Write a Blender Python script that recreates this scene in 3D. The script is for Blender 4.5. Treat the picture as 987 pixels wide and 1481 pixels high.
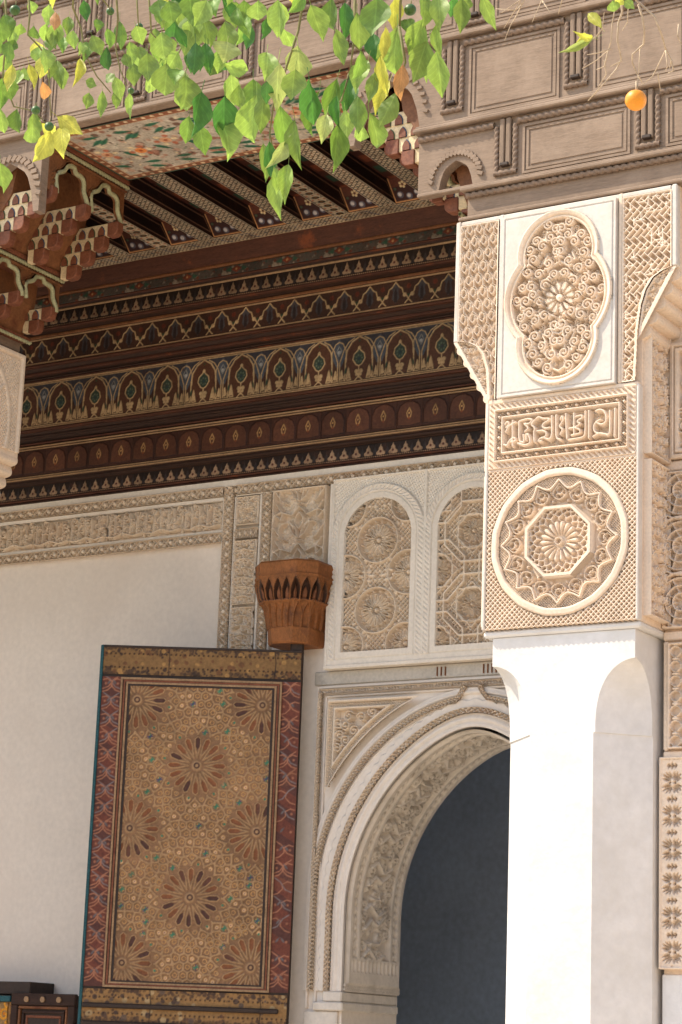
import bpy, bmesh, math, random
import numpy as np
from mathutils import Vector, Matrix, Quaternion
random.seed(7); np.random.seed(7)
R = math.radians
for o in list(bpy.data.objects): bpy.data.objects.remove(o)
SC = bpy.context.scene; COL = SC.collection

# ------------------------------------------------------------------ camera
cam_d = bpy.data.cameras.new('camera'); cam = bpy.data.objects.new('camera', cam_d); COL.objects.link(cam)
YAW, PIT, ROL = R(31.602), R(13.763), R(2.173)
fw = Vector((-math.sin(YAW)*math.cos(PIT), math.cos(YAW)*math.cos(PIT), math.sin(PIT)))
ri = Vector((math.cos(YAW), math.sin(YAW), 0)); up = ri.cross(fw)
r2 = math.cos(ROL)*ri + math.sin(ROL)*up; u2 = -math.sin(ROL)*ri + math.cos(ROL)*up
cam.matrix_world = Matrix(((r2.x, u2.x, -fw.x, 0), (r2.y, u2.y, -fw.y, 0), (r2.z, u2.z, -fw.z, 1.6), (0, 0, 0, 1)))
cam_d.sensor_fit = 'HORIZONTAL'; cam_d.sensor_width = 36; cam_d.lens = 3235.4/987*36
cam_d.clip_end = 400; SC.camera = cam
SC.render.resolution_x = 682; SC.render.resolution_y = 1024

# ------------------------------------------------------------------ sky, sun, exposure
SUN_EL, SUN_AZ = R(52), R(58)              # azimuth measured to the left of the facade normal
W = bpy.data.worlds.new('World'); SC.world = W; W.use_nodes = True
nt = W.node_tree; bgn = nt.nodes['Background']; bgn.inputs[1].default_value = 0.15
sky = nt.nodes.new('ShaderNodeTexSky'); sky.sky_type = 'NISHITA'; sky.sun_disc = False
sky.sun_elevation = SUN_EL
to_sun = Vector((-math.sin(SUN_AZ)*math.cos(SUN_EL), -math.cos(SUN_AZ)*math.cos(SUN_EL), math.sin(SUN_EL)))
sky.sun_rotation = math.atan2(to_sun.x, to_sun.y)
nt.links.new(sky.outputs[0], bgn.inputs[0])
sd = bpy.data.lights.new('sun', 'SUN'); sd.energy = 2.4; sd.angle = R(0.6); sd.color = (1.0, .95, .88)
so = bpy.data.objects.new('sun', sd); COL.objects.link(so)
so.rotation_euler = (-to_sun).to_track_quat('-Z', 'Y').to_euler()
SC.view_settings.view_transform = 'Standard'; SC.view_settings.look = 'None'
SC.view_settings.exposure = 1.32; SC.view_settings.gamma = 1
SC.view_settings.use_white_balance = True; SC.view_settings.white_balance_temperature = 7650
SC.cycles.max_bounces = 10; SC.cycles.diffuse_bounces = 6

# ------------------------------------------------------------------ materials
def lin(c): 
    c = c/255.; return c/12.92 if c <= .04045 else ((c+.055)/1.055)**2.4
def S(r, g, b, k=1.05): return tuple(min(.9, lin(v)*k) for v in (r, g, b))
def mat(name, col=(.5, .5, .5), rough=.8, var=.18, scale=6., fine=60., bump=.15, bdist=.004, stretch=None, attr=False, stain=None, spec=.3, crack=0):
    m = bpy.data.materials.new(name); m.use_nodes = True; n = m.node_tree.nodes; l = m.node_tree.links
    b = n['Principled BSDF']; b.inputs['Roughness'].default_value = rough; b.inputs['Specular IOR Level'].default_value = spec
    tc = n.new('ShaderNodeNewGeometry'); mp = n.new('ShaderNodeMapping'); l.new(tc.outputs['Position'], mp.inputs[0])
    if stretch: mp.inputs['Scale'].default_value = stretch
    n1 = n.new('ShaderNodeTexNoise'); n1.inputs['Scale'].default_value = scale; n1.inputs['Detail'].default_value = 6; n1.inputs['Roughness'].default_value = .65
    n2 = n.new('ShaderNodeTexNoise'); n2.inputs['Scale'].default_value = fine; n2.inputs['Detail'].default_value = 4
    for q in (n1, n2): l.new(mp.outputs[0], q.inputs['Vector'])
    ad = n.new('ShaderNodeMath'); ad.operation = 'ADD'; l.new(n1.outputs[0], ad.inputs[0]); l.new(n2.outputs[0], ad.inputs[1])
    mr = n.new('ShaderNodeMapRange'); l.new(ad.outputs[0], mr.inputs[0])
    mr.inputs[1].default_value = .7; mr.inputs[2].default_value = 1.3; mr.inputs[3].default_value = 1-var; mr.inputs[4].default_value = 1+var*.5
    mx = n.new('ShaderNodeMix'); mx.data_type = 'RGBA'; mx.blend_type = 'MULTIPLY'; mx.inputs[0].default_value = 1
    if attr:
        at = n.new('ShaderNodeAttribute'); at.attribute_name = 'Col'; l.new(at.outputs['Color'], mx.inputs[6])
    else: mx.inputs[6].default_value = (*col, 1)
    cb = n.new('ShaderNodeCombineColor')
    for i in range(3): l.new(mr.outputs[0], cb.inputs[i])
    l.new(cb.outputs[0], mx.inputs[7]); out = mx.outputs[2]
    if stain:
        sc, lo, hi, sc_col = stain
        n3 = n.new('ShaderNodeTexNoise'); n3.inputs['Scale'].default_value = sc; n3.inputs['Detail'].default_value = 8; n3.inputs['Roughness'].default_value = .7
        l.new(tc.outputs['Position'], n3.inputs['Vector'])
        m3 = n.new('ShaderNodeMapRange'); m3.inputs[1].default_value = lo; m3.inputs[2].default_value = hi; l.new(n3.outputs[0], m3.inputs[0])
        mx2 = n.new('ShaderNodeMix'); mx2.data_type = 'RGBA'; l.new(m3.outputs[0], mx2.inputs[0]); l.new(out, mx2.inputs[6]); mx2.inputs[7].default_value = (*sc_col, 1)
        out = mx2.outputs[2]
    if attr:                                             # every painted piece has faded a little differently
        oi = n.new('ShaderNodeObjectInfo'); ov = n.new('ShaderNodeMapRange'); ov.inputs[3].default_value = .78; ov.inputs[4].default_value = 1.18; l.new(oi.outputs['Random'], ov.inputs[0])
        h2 = n.new('ShaderNodeHueSaturation'); l.new(ov.outputs[0], h2.inputs['Value']); l.new(out, h2.inputs['Color']); out = h2.outputs[0]
    if crack:                                            # hairline cracks in the plaster
        dn = n.new('ShaderNodeTexNoise'); dn.inputs['Scale'].default_value = 2.5; dn.inputs['Detail'].default_value = 6; l.new(tc.outputs['Position'], dn.inputs['Vector'])
        va = n.new('ShaderNodeVectorMath'); va.operation = 'MULTIPLY_ADD'; l.new(dn.outputs['Color'], va.inputs[0]); va.inputs[1].default_value = (.9, .9, .9); l.new(tc.outputs['Position'], va.inputs[2])
        vo = n.new('ShaderNodeTexVoronoi'); vo.feature = 'DISTANCE_TO_EDGE'; vo.inputs['Scale'].default_value = crack; l.new(va.outputs[0], vo.inputs['Vector'])
        cm = n.new('ShaderNodeMapRange'); cm.inputs[1].default_value = 0; cm.inputs[2].default_value = .006; cm.inputs[3].default_value = .35; cm.inputs[4].default_value = 0; l.new(vo.outputs[0], cm.inputs[0])
        m4 = n.new('ShaderNodeMix'); m4.data_type = 'RGBA'; l.new(cm.outputs[0], m4.inputs[0]); l.new(out, m4.inputs[6]); m4.inputs[7].default_value = (.36, .31, .26, 1); out = m4.outputs[2]
    l.new(out, b.inputs['Base Color'])
    if bump:
        bp = n.new('ShaderNodeBump'); bp.inputs['Strength'].default_value = bump; bp.inputs['Distance'].default_value = bdist
        l.new(ad.outputs[0], bp.inputs['Height']); l.new(bp.outputs[0], b.inputs['Normal'])
    return m
M = {}
M['white'] = mat('pier_whitewash', (.665, .66, .65), .75, .10, 2.5, 22, .35, .008, stain=(2.0, .46, .70, (.58, .565, .535)), crack=0)
M['wplaster'] = mat('white_plaster', (.60, .555, .505), .8, .14, 4, 50, .2, stain=(3, .48, .70, (.53, .455, .385)))
M['carve'] = mat('carved_plaster', (.735, .60, .475), .85, .16, 5, 70, .25, stain=(4, .55, .75, (.68, .50, .36)))
M['wall'] = mat('wall_plaster', (.77, .695, .615), .85, .10, 1.5, 25, .18, stain=(1.1, .48, .85, (.71, .625, .545)))
M['wcarve'] = mat('wall_carving', (.77, .645, .51), .88, .16, 5, 60, .2, stain=(3, .5, .75, (.70, .55, .425)))
M['wframe'] = mat('window_moulding', (.77, .70, .61), .85, .12, 4, 50, .15)
M['grey'] = mat('grey_render', (.50, .46, .40), .9, .2, 6, 50, .2)
M['jamb'] = mat('jamb_plaster', (.74, .675, .595), .9, .14, 3, 40, .2, stain=(5, .5, .7, (.50, .45, .39)))
M['wood'] = mat('weathered_cedar', (.25, .178, .13), .85, .30, 7, 45, .35, .003, (.6, 1, 9), stain=(2.5, .46, .70, (.325, .24, .18)))
M['woodv'] = mat('weathered_cedar_upright', (.235, .168, .122), .85, .30, 7, 45, .35, .003, (9, 1, .6))
M['rope'] = mat('rope_moulding_wood', (.22, .155, .115), .85, .25, 9, 60, .2)
M['paint'] = mat('painted_wood', attr=True, rough=.62, var=.38, scale=4, fine=60, bump=.25, bdist=.002, spec=.25, stain=(7, .57, .74, S(74, 44, 32)))
M['dpaint'] = mat('door_paint', attr=True, rough=.6, var=.34, scale=5, fine=55, bump=.3, bdist=.002, stain=(3.5, .58, .80, S(120, 82, 58)))
M['rust'] = mat('rust_board', S(80, 46, 33), .65, .45, 8, 50, .3, .002, (.7, 1, 6), stain=(4, .58, .7, S(120, 62, 34)))
M['dark'] = mat('dark_red_wood', S(56, 36, 28), .65, .4, 6, 40, .25, .002, (.7, 1, 5))
M['orange'] = mat('orange_wood', S(132, 86, 56, .9), .6, .35, 8, 60, .2, .002, stain=(6, .55, .7, S(90, 46, 28)))
M['pale'] = mat('pale_line', S(158, 128, 98), .7, .35, 12, 70, .1)
M['redm'] = mat('muqarnas_red', S(132, 80, 58, .88), .6, .4, 12, 70, .25, .002, stain=(14, .55, .7, S(96, 46, 34)))
M['cream'] = mat('muqarnas_cream', S(206, 184, 148, 1.15), .7, .28, 14, 80, .15)
M['green'] = mat('muqarnas_green', S(70, 92, 66), .7, .3, 14, 80, .1)
M['blue'] = mat('muqarnas_blue', S(62, 82, 108), .7, .3, 14, 80, .1)
M['sage'] = mat('sage_trim', S(158, 156, 122), .7, .3, 20, 80, .3)
M['socket'] = mat('socket_cedar', S(158, 100, 58, .88), .6, .42, 9, 60, .35, .003, (2, 2, .8), stain=(7, .54, .7, S(104, 62, 40)))
M['teal'] = mat('teal_edge', S(32, 84, 92), .6, .4, 14, 80, .2)
M['iron'] = mat('dark_iron_wood', S(60, 48, 42), .6, .3, 8, 50, .2)
M['brass'] = mat('worn_gilt', S(150, 108, 60), .5, .5, 12, 60, .3, .002, stain=(9, .52, .66, S(66, 44, 32)))
M['navy'] = mat('dim_blue_wall', (.47, .55, .66), .8, .2, 1.2, 20, .1)
M['ground'] = mat('courtyard_tiles', (.60, .53, .44), .6, .15, 2, 20, .1)
M['bark'] = mat('bark', (.16, .12, .085), .9, .4, 20, 90, .5)
M['twig'] = mat('pale_twig', (.50, .39, .27), .8, .3, 30, 90, .2)
M['gtwig'] = mat('green_twig', (.20, .19, .08), .8, .3, 30, 90, .2)
M['orangefruit'] = mat('orange_peel', (.80, .30, .02), .45, .12, 20, 260, .35, .001, spec=.5)
M['greenfruit'] = mat('unripe_peel', (.045, .12, .02), .45, .2, 20, 260, .3, .001, spec=.5)
def leafmat(name, c, tr):
    m = bpy.data.materials.new(name); m.use_nodes = True; n = m.node_tree.nodes; l = m.node_tree.links
    b = n['Principled BSDF']; b.inputs['Roughness'].default_value = .55; b.inputs['Specular IOR Level'].default_value = .28
    tc = n.new('ShaderNodeTexCoord'); no = n.new('ShaderNodeTexNoise'); no.inputs['Scale'].default_value = 3.5; no.inputs['Detail'].default_value = 5
    l.new(tc.outputs['Object'], no.inputs['Vector'])
    oi = n.new('ShaderNodeObjectInfo')
    hs = n.new('ShaderNodeHueSaturation'); hs.inputs['Color'].default_value = (*c, 1)
    mr = n.new('ShaderNodeMapRange'); mr.inputs[3].default_value = .72; mr.inputs[4].default_value = 1.3; l.new(oi.outputs['Random'], mr.inputs[0])
    mv = n.new('ShaderNodeMath'); mv.operation = 'MULTIPLY'; l.new(mr.outputs[0], mv.inputs[0])
    m2 = n.new('ShaderNodeMapRange'); m2.inputs[1].default_value = .3; m2.inputs[2].default_value = .7; m2.inputs[3].default_value = .75; m2.inputs[4].default_value = 1.15; l.new(no.outputs[0], m2.inputs[0])
    # pale midrib and side veins, in the leaf's own coordinates
    sx = n.new('ShaderNodeSeparateXYZ'); l.new(tc.outputs['Object'], sx.inputs[0])
    def mth(op, a, b=None):
        q = n.new('ShaderNodeMath'); q.operation = op
        for i_, v_ in enumerate((a, b)):
            if v_ is None: continue
            if isinstance(v_, (int, float)): q.inputs[i_].default_value = v_
            else: l.new(v_, q.inputs[i_])
        return q.outputs[0]
    ax = mth('ABSOLUTE', sx.outputs[0]); rib = mth('LESS_THAN', ax, .022)
    fr = mth('FRACT', mth('MULTIPLY', mth('SUBTRACT', sx.outputs[1], mth('MULTIPLY', ax, .7)), 8.0)); vn = mth('MULTIPLY', mth('LESS_THAN', mth('ABSOLUTE', mth('SUBTRACT', fr, .5)), .07), .6)
    vv = mth('ADD', mth('MULTIPLY', mth('MAXIMUM', rib, vn), .28), 1.0)
    l.new(mth('MULTIPLY', m2.outputs[0], vv), mv.inputs[1]); l.new(mv.outputs[0], hs.inputs['Value'])
    l.new(hs.outputs[0], b.inputs['Base Color'])
    t = n.new('ShaderNodeBsdfTranslucent'); g = n.new('ShaderNodeMix'); g.data_type = 'RGBA'; g.blend_type = 'MULTIPLY'; g.inputs[0].default_value = 1
    l.new(hs.outputs[0], g.inputs[6]); g.inputs[7].default_value = (*tr, 1); l.new(g.outputs[2], t.inputs[0])
    sh = n.new('ShaderNodeAddShader'); l.new(b.outputs[0], sh.inputs[0]); l.new(t.outputs[0], sh.inputs[1])
    l.new(sh.outputs[0], n['Material Output'].inputs[0])
    return m
LM = [leafmat('leaf_light', (.125, .19, .058), (1.0, 1.0, .5)), leafmat('leaf_mid', (.085, .15, .04), (1.0, 1., .5)), leafmat('leaf_dark', (.032, .092, .026), (.9, 1., .5)),
      leafmat('leaf_yellow', (.30, .31, .08), (.9, .85, .45)), leafmat('leaf_brown', (.34, .19, .09), (.8, .65, .4)), leafmat('leaf_pale', (.185, .225, .09), (.8, .8, .5))]

# ------------------------------------------------------------------ object helpers
def link(o): COL.objects.link(o); return o
def thing(name, label, cat, loc=(0, 0, 0), group=None, rotz=0):
    o = bpy.data.objects.new(name, None); link(o); o.location = loc; o.rotation_euler = (0, 0, rotz); o.empty_display_size = .2
    o['label'] = label; o['category'] = cat
    if group: o['group'] = group
    return o
def put(name, me, m, parent=None, loc=(0, 0, 0), rot=(0, 0, 0), scale=(1, 1, 1), local=False, kind=None, label=None):
    o = bpy.data.objects.new(name, me); link(o); o.location = loc; o.rotation_euler = rot; o.scale = scale
    if m is not None and len(me.materials) == 0: me.materials.append(M[m] if isinstance(m, str) else m)
    if parent is not None:
        o.parent = parent
        if not local and parent.data is None:
            o.matrix_parent_inverse = Matrix.LocRotScale(parent.location, parent.rotation_euler, None).inverted()
    if kind: o['kind'] = kind
    if label: o['label'] = label
    return o
def mesh(name, v, f, smooth=False):
    me = bpy.data.meshes.new(name); me.from_pydata([tuple(map(float, p)) for p in v], [], f); me.validate(); me.update()
    if smooth: me.polygons.foreach_set('use_smooth', [True]*len(me.polygons))
    return me
def bm_mesh(name, bm, smooth=False):
    bmesh.ops.recalc_face_normals(bm, faces=bm.faces[:])
    me = bpy.data.meshes.new(name); bm.to_mesh(me); bm.free()
    if smooth: me.polygons.foreach_set('use_smooth', [True]*len(me.polygons))
    return me
def boxm(x0, x1, y0, y1, z0, z1, bev=.004):
    bm = bmesh.new(); bmesh.ops.create_cube(bm, size=1)
    for v in bm.verts: v.co = Vector(((x0+x1)/2+v.co.x*(x1-x0), (y0+y1)/2+v.co.y*(y1-y0), (z0+z1)/2+v.co.z*(z1-z0)))
    if bev: bmesh.ops.bevel(bm, geom=bm.edges[:], offset=min(bev, .3*min(abs(x1-x0), abs(y1-y0), abs(z1-z0))), segments=1, affect='EDGES')
    return bm_mesh('box', bm)
def box(name, x0, x1, y0, y1, z0, z1, m, parent=None, bev=.004, **k): return put(name, boxm(x0, x1, y0, y1, z0, z1, bev), m, parent, **k)
def prism(poly, y0, y1, plane='XZ', bev=0):
    n = len(poly)
    if plane == 'XZ': v = [(a, y0, b) for a, b in poly]+[(a, y1, b) for a, b in poly]
    elif plane == 'YZ': v = [(y0, a, b) for a, b in poly]+[(y1, a, b) for a, b in poly]
    else: v = [(a, b, y0) for a, b in poly]+[(a, b, y1) for a, b in poly]
    bm = bmesh.new(); vs = [bm.verts.new(p) for p in v]
    bm.faces.new(vs[:n]); bm.faces.new(vs[n:][::-1])
    for i in range(n): bm.faces.new((vs[i], vs[(i+1) % n], vs[n+(i+1) % n], vs[n+i]))
    bmesh.ops.recalc_face_normals(bm, faces=bm.faces[:])
    if bev: bmesh.ops.bevel(bm, geom=[e for e in bm.edges if e.calc_length() > bev*3], offset=bev, segments=1, affect='EDGES')
    bmesh.ops.triangulate(bm, faces=[f for f in bm.faces if len(f.verts) > 4])
    return bm_mesh('prism', bm)
def extr(profile, x0, x1):                    # profile of (y, z) swept along x, open
    v = [(x, y, z) for x in (x0, x1) for y, z in profile]; n = len(profile)
    return mesh('sweep', v, [(i, i+1, n+i+1, n+i) for i in range(n-1)])
def tube(pts, r0, r1=None, n=6, closed_ends=True):
    pts = [Vector(p) for p in pts]; r1 = r0 if r1 is None else r1; v = []; f = []
    for i, p in enumerate(pts):
        t = (pts[min(i+1, len(pts)-1)]-pts[max(i-1, 0)]).normalized()
        a = t.cross(Vector((0, 0, 1)) if abs(t.z) < .9 else Vector((0, 1, 0))).normalized(); b = t.cross(a)
        r = r0+(r1-r0)*i/max(1, len(pts)-1)
        for k in range(n): w = 2*math.pi*k/n; v.append(p+a*r*math.cos(w)+b*r*math.sin(w))
    for i in range(len(pts)-1):
        for k in range(n): f.append((i*n+k, i*n+(k+1) % n, (i+1)*n+(k+1) % n, (i+1)*n+k))
    f.append(tuple(range(n))[::-1]); f.append(tuple(range((len(pts)-1)*n, len(pts)*n)))
    return mesh('tube', v, f, True)
def ropem(p0, p1, r, pitch):                   # twisted rope moulding
    p0, p1 = Vector(p0), Vector(p1); d = p1-p0; L = d.length; t = d/L
    a = t.cross(Vector((0, 1, 0)) if abs(t.y) < .9 else Vector((1, 0, 0))).normalized(); b = t.cross(a); n = 12; ns = max(4, int(L/pitch*7)); v = []; f = []
    for i in range(ns+1):
        s = L*i/ns
        for k in range(n):
            w = 2*math.pi*k/n; rr = r*(.62+.46*abs(math.cos(w-math.pi*s/pitch)))
            v.append(p0+t*s+a*rr*math.cos(w)+b*rr*math.sin(w))
    for i in range(ns):
        for k in range(n): f.append((i*n+k, i*n+(k+1) % n, (i+1)*n+(k+1) % n, (i+1)*n+k))
    return mesh('rope', v, f, True)

# ------------------------------------------------------------------ relief canvas: a height field (and colour) carved with strokes
class Cv:
    def __init__(s, w, h, res, base=0., col=None):
        s.w, s.h = w, h; s.nx = max(3, int(round(w/res))+1); s.ny = max(3, int(round(h/res))+1)
        s.res = w/(s.nx-1); s.U, s.V = np.meshgrid(np.linspace(0, w, s.nx), np.linspace(0, h, s.ny))
        s.H = np.full(s.U.shape, float(base)); s.C = None
        if col is not None: s.C = np.empty(s.U.shape+(3,)); s.C[:] = col
    def win(s, x0, x1, y0, y1):
        i0 = max(0, int(x0/s.w*(s.nx-1))); i1 = min(s.nx, int(x1/s.w*(s.nx-1))+2)
        j0 = max(0, int(y0/s.h*(s.ny-1))); j1 = min(s.ny, int(y1/s.h*(s.ny-1))+2)
        return slice(j0, max(j0, j1)), slice(i0, max(i0, i1))
    def apply(s, sl, m, hh, col, mode='max'):
        if hh is not None:
            t = m*hh
            if mode == 'max': s.H[sl] = np.maximum(s.H[sl], np.where(m > 0, t, -1))
            elif mode == 'set': s.H[sl] = s.H[sl]*(1-m)+hh*m
            else: s.H[sl] += t
        if col is not None and s.C is not None:
            k = np.clip(m, 0, 1)[..., None]; s.C[sl] = s.C[sl]*(1-k)+np.array(col)*k
    def stroke(s, pts, w, hh=None, col=None, rnd=False, mode='max', soft=None):
        soft = soft or s.res*1.2; p = np.asarray(pts, float); e = w/2+soft
        sl = s.win(p[:, 0].min()-e, p[:, 0].max()+e, p[:, 1].min()-e, p[:, 1].max()+e)
        U, V = s.U[sl], s.V[sl]
        if U.size == 0: return
        D = np.full(U.shape, 9.)
        ox, oy = sl[1].start, sl[0].start
        for a, b in zip(p[:-1], p[1:]):
            q = s.win(min(a[0], b[0])-e, max(a[0], b[0])+e, min(a[1], b[1])-e, max(a[1], b[1])+e)
            q = (slice(max(0, q[0].start-oy), max(0, q[0].stop-oy)), slice(max(0, q[1].start-ox), max(0, q[1].stop-ox)))
            u, v = U[q], V[q]
            if u.size == 0: continue
            d = b-a; L2 = d@d+1e-12; t = np.clip(((u-a[0])*d[0]+(v-a[1])*d[1])/L2, 0, 1)
            D[q] = np.minimum(D[q], np.hypot(u-a[0]-t*d[0], v-a[1]-t*d[1]))
        m = np.clip((w/2-D)/soft+.5, 0, 1)
        if rnd: m = m*np.sqrt(np.clip(1-(D/(w/2+soft*.5))**2*.75, 0, 1))
        s.apply(sl, m, hh, col, mode)
    def strokes(s, L, *a, **k):
        for p in L: s.stroke(p, *a, **k)
    def fill(s, pts, hh=None, col=None, mode='max', dome=0):
        p = np.asarray(pts, float); e = s.res
        sl = s.win(p[:, 0].min()-e, p[:, 0].max()+e, p[:, 1].min()-e, p[:, 1].max()+e); U, V = s.U[sl], s.V[sl]
        if U.size == 0: return
        ins = np.zeros(U.shape, bool); q = np.roll(p, -1, 0); D = np.full(U.shape, 9.)
        for a, b in zip(p, q):
            c = ((a[1] > V) != (b[1] > V)); 
            if b[1] != a[1]: ins ^= c & (U < (b[0]-a[0])*(V-a[1])/(b[1]-a[1])+a[0])
            d = b-a; t = np.clip(((U-a[0])*d[0]+(V-a[1])*d[1])/(d@d+1e-12), 0, 1); D = np.minimum(D, np.hypot(U-a[0]-t*d[0], V-a[1]-t*d[1]))
        sd = np.where(ins, D, -D); m = np.clip(sd/(s.res*1.2)+.5, 0, 1)
        if dome: m = m*(.55+.45*np.clip(sd/dome, 0, 1))
        s.apply(sl, m, hh, col, mode)
    def disc(s, x, y, r, hh=None, col=None, mode='max', dome=False):
        sl = s.win(x-r-s.res, x+r+s.res, y-r-s.res, y+r+s.res); d = np.hypot(s.U[sl]-x, s.V[sl]-y)
        if d.size == 0: return
        m = np.clip((r-d)/(s.res*1.2)+.5, 0, 1)
        if dome: m = m*np.sqrt(np.clip(1-(d/(r*1.1))**2, 0, 1))
        s.apply(sl, m, hh, col, mode)
    def where(s, mask, hh=None, col=None):
        if hh is not None: s.H = np.where(mask, hh, s.H)
        if col is not None: s.C[mask > 0] = col
    def voro(s, P, rad):
        F1 = np.full(s.U.shape, 9.); F2 = F1.copy(); I = np.zeros(s.U.shape, int)
        for k, (x, y) in enumerate(P):
            sl = s.win(x-rad, x+rad, y-rad, y+rad); d = np.hypot(s.U[sl]-x, s.V[sl]-y)
            if d.size == 0: continue
            f1, f2 = F1[sl], F2[sl]; F2[sl] = np.minimum(f2, np.maximum(f1, d)); I[sl] = np.where(d < f1, k, I[sl]); F1[sl] = np.minimum(f1, d)
        return F1, F2, I
    def mesh(s, name, fn=None, mask=None, smooth=True, skirt=0.):
        U, V, H, C = s.U, s.V, s.H, s.C
        if skirt and mask is None:
            U, V = np.pad(U, 1, 'edge'), np.pad(V, 1, 'edge'); H = np.pad(H, 1, 'constant', constant_values=-skirt)
            if C is not None: C = np.pad(C, ((1, 1), (1, 1), (0, 0)), 'edge')
        ny, nx = U.shape
        X, Y, Z = fn(U, V, H) if fn else (U, -H, V)
        co = np.stack([X, Y, Z], -1).reshape(-1, 3).astype(np.float32)
        idx = np.arange(ny*nx).reshape(ny, nx)
        q = np.stack([idx[:-1, :-1], idx[:-1, 1:], idx[1:, 1:], idx[1:, :-1]], -1)
        if mask is not None: q = q[(mask[:-1, :-1] & mask[1:, 1:] & mask[:-1, 1:] & mask[1:, :-1])]
        q = q.reshape(-1, 4); cc = C.reshape(-1, 3) if C is not None else None
        if mask is not None:
            us, inv = np.unique(q, return_inverse=True); q = inv.reshape(-1, 4); co = co[us]
            if cc is not None: cc = cc[us]
        me = bpy.data.meshes.new(name); nf = len(q)
        me.vertices.add(len(co)); me.vertices.foreach_set('co', co.ravel())
        me.loops.add(nf*4); me.loops.foreach_set('vertex_index', q.ravel().astype(np.int32))
        me.polygons.add(nf); me.polygons.foreach_set('loop_start', np.arange(0, nf*4, 4, dtype=np.int32))
        me.update(calc_edges=True)
        me.polygons.foreach_set('use_smooth', np.full(nf, smooth))
        if cc is not None:
            at = me.color_attributes.new('Col', 'FLOAT_COLOR', 'POINT')
            at.data.foreach_set('color', np.c_[cc, np.ones(len(cc))].astype(np.float32).ravel())
        me.update(); return me
def sm(d, w, soft): return np.clip((w/2-d)/soft+.5, 0, 1)
def latt(U, V, q):                                            # distance to a diagonal lattice
    a = ((U+V)/q) % 1; b = ((U-V)/q) % 1
    return np.minimum(np.minimum(a, 1-a), np.minimum(b, 1-b))*q*.7071
def diam(U, V, p, h):                                         # a row of diamonds with crossing bars, band height h
    u = (U/p) % 1; u = np.minimum(u, 1-u)*p; v = np.abs(V-h/2)
    return np.maximum(sm(u+v, h*.62, .004), sm(latt(U, V-h/2, h*.5), h*.10, .003)*.8)
def circ(x, y, r, n=40, a0=0, a1=2*math.pi): return [(x+r*math.cos(a0+(a1-a0)*i/n), y+r*math.sin(a0+(a1-a0)*i/n)) for i in range(n+1)]
def rot(p, c, a): ca, sa = math.cos(a), math.sin(a); return [(c[0]+(x-c[0])*ca-(y-c[1])*sa, c[1]+(x-c[0])*sa+(y-c[1])*ca) for x, y in p]
def mirx(p, xc): return [(2*xc-x, y) for x, y in p]
def spiral(x, y, r, a0, turns, d=1, n=30, inner=.22):
    return [(x+r*(1-(1-inner)*i/n)*math.cos(a0+d*turns*2*math.pi*i/n), y+r*(1-(1-inner)*i/n)*math.sin(a0+d*turns*2*math.pi*i/n)) for i in range(n+1)]
def drop(x, y, L, w, a):                                       # a teardrop leaf
    p = [(0, 0), (L*.25, w*.45), (L*.55, w*.42), (L*.85, w*.15), (L, 0), (L*.85, -w*.15), (L*.55, -w*.42), (L*.25, -w*.45)]
    return [(x+px*math.cos(a)-py*math.sin(a), y+px*math.sin(a)+py*math.cos(a)) for px, py in p]
def poisson(w, h, r, cond, rng, tries=1600):
    P = []
    for _ in range(tries):
        p = (rng.uniform(0, w), rng.uniform(0, h))
        if cond(*p) and all((p[0]-q[0])**2+(p[1]-q[1])**2 > r*r for q in P): P.append(p)
    return P
def arabesque(cv, r, w, hh, cond, seed, xc=None, col=None, leafcol=None, fat=1.):
    rng = random.Random(seed)
    c2 = (lambda x, y: cond(x, y) and (xc is None or x < xc-r*.45))
    P = poisson(cv.w, cv.h, r*1.72, c2, rng)
    for (x, y) in P:
        d = rng.choice((-1, 1)); a = rng.uniform(0, 6.28); rr = r*rng.uniform(.85, 1.05); h1 = hh*rng.uniform(.8, 1.05)
        items = [('s', spiral(x, y, rr, a, 1.35, d))]
        ex, ey = x+rr*math.cos(a), y+rr*math.sin(a); ta = a-d*math.pi/2
        items.append(('s', [(ex, ey), (ex+rr*.5*math.cos(ta), ey+rr*.5*math.sin(ta)), (ex+rr*.95*math.cos(ta-d*.35), ey+rr*.95*math.sin(ta-d*.35))]))
        items.append(('l', drop(ex, ey, rr*.95*fat, rr*.5*fat, ta+d*.7))); items.append(('l', drop(x-rr*.9*math.cos(a), y-rr*.9*math.sin(a), rr*.75*fat, rr*.42*fat, a+math.pi-d*1.0)))
        items.append(('d', (x+rr*.16*math.cos(a+d*2.2), y+rr*.16*math.sin(a+d*2.2))))
        for k, it in items:
            for mrr in ((0, 1) if xc is not None else (0,)):
                if k == 'd':
                    q = (2*xc-it[0], it[1]) if mrr else it; cv.disc(q[0], q[1], rr*.27, h1, leafcol or col, dome=True)
                else:
                    q = mirx(it, xc) if mrr else it
                    if k == 's': cv.stroke(q, w, h1, col, True)
                    else: cv.fill(q, h1*.85, leafcol or col, dome=rr*.18)
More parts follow.
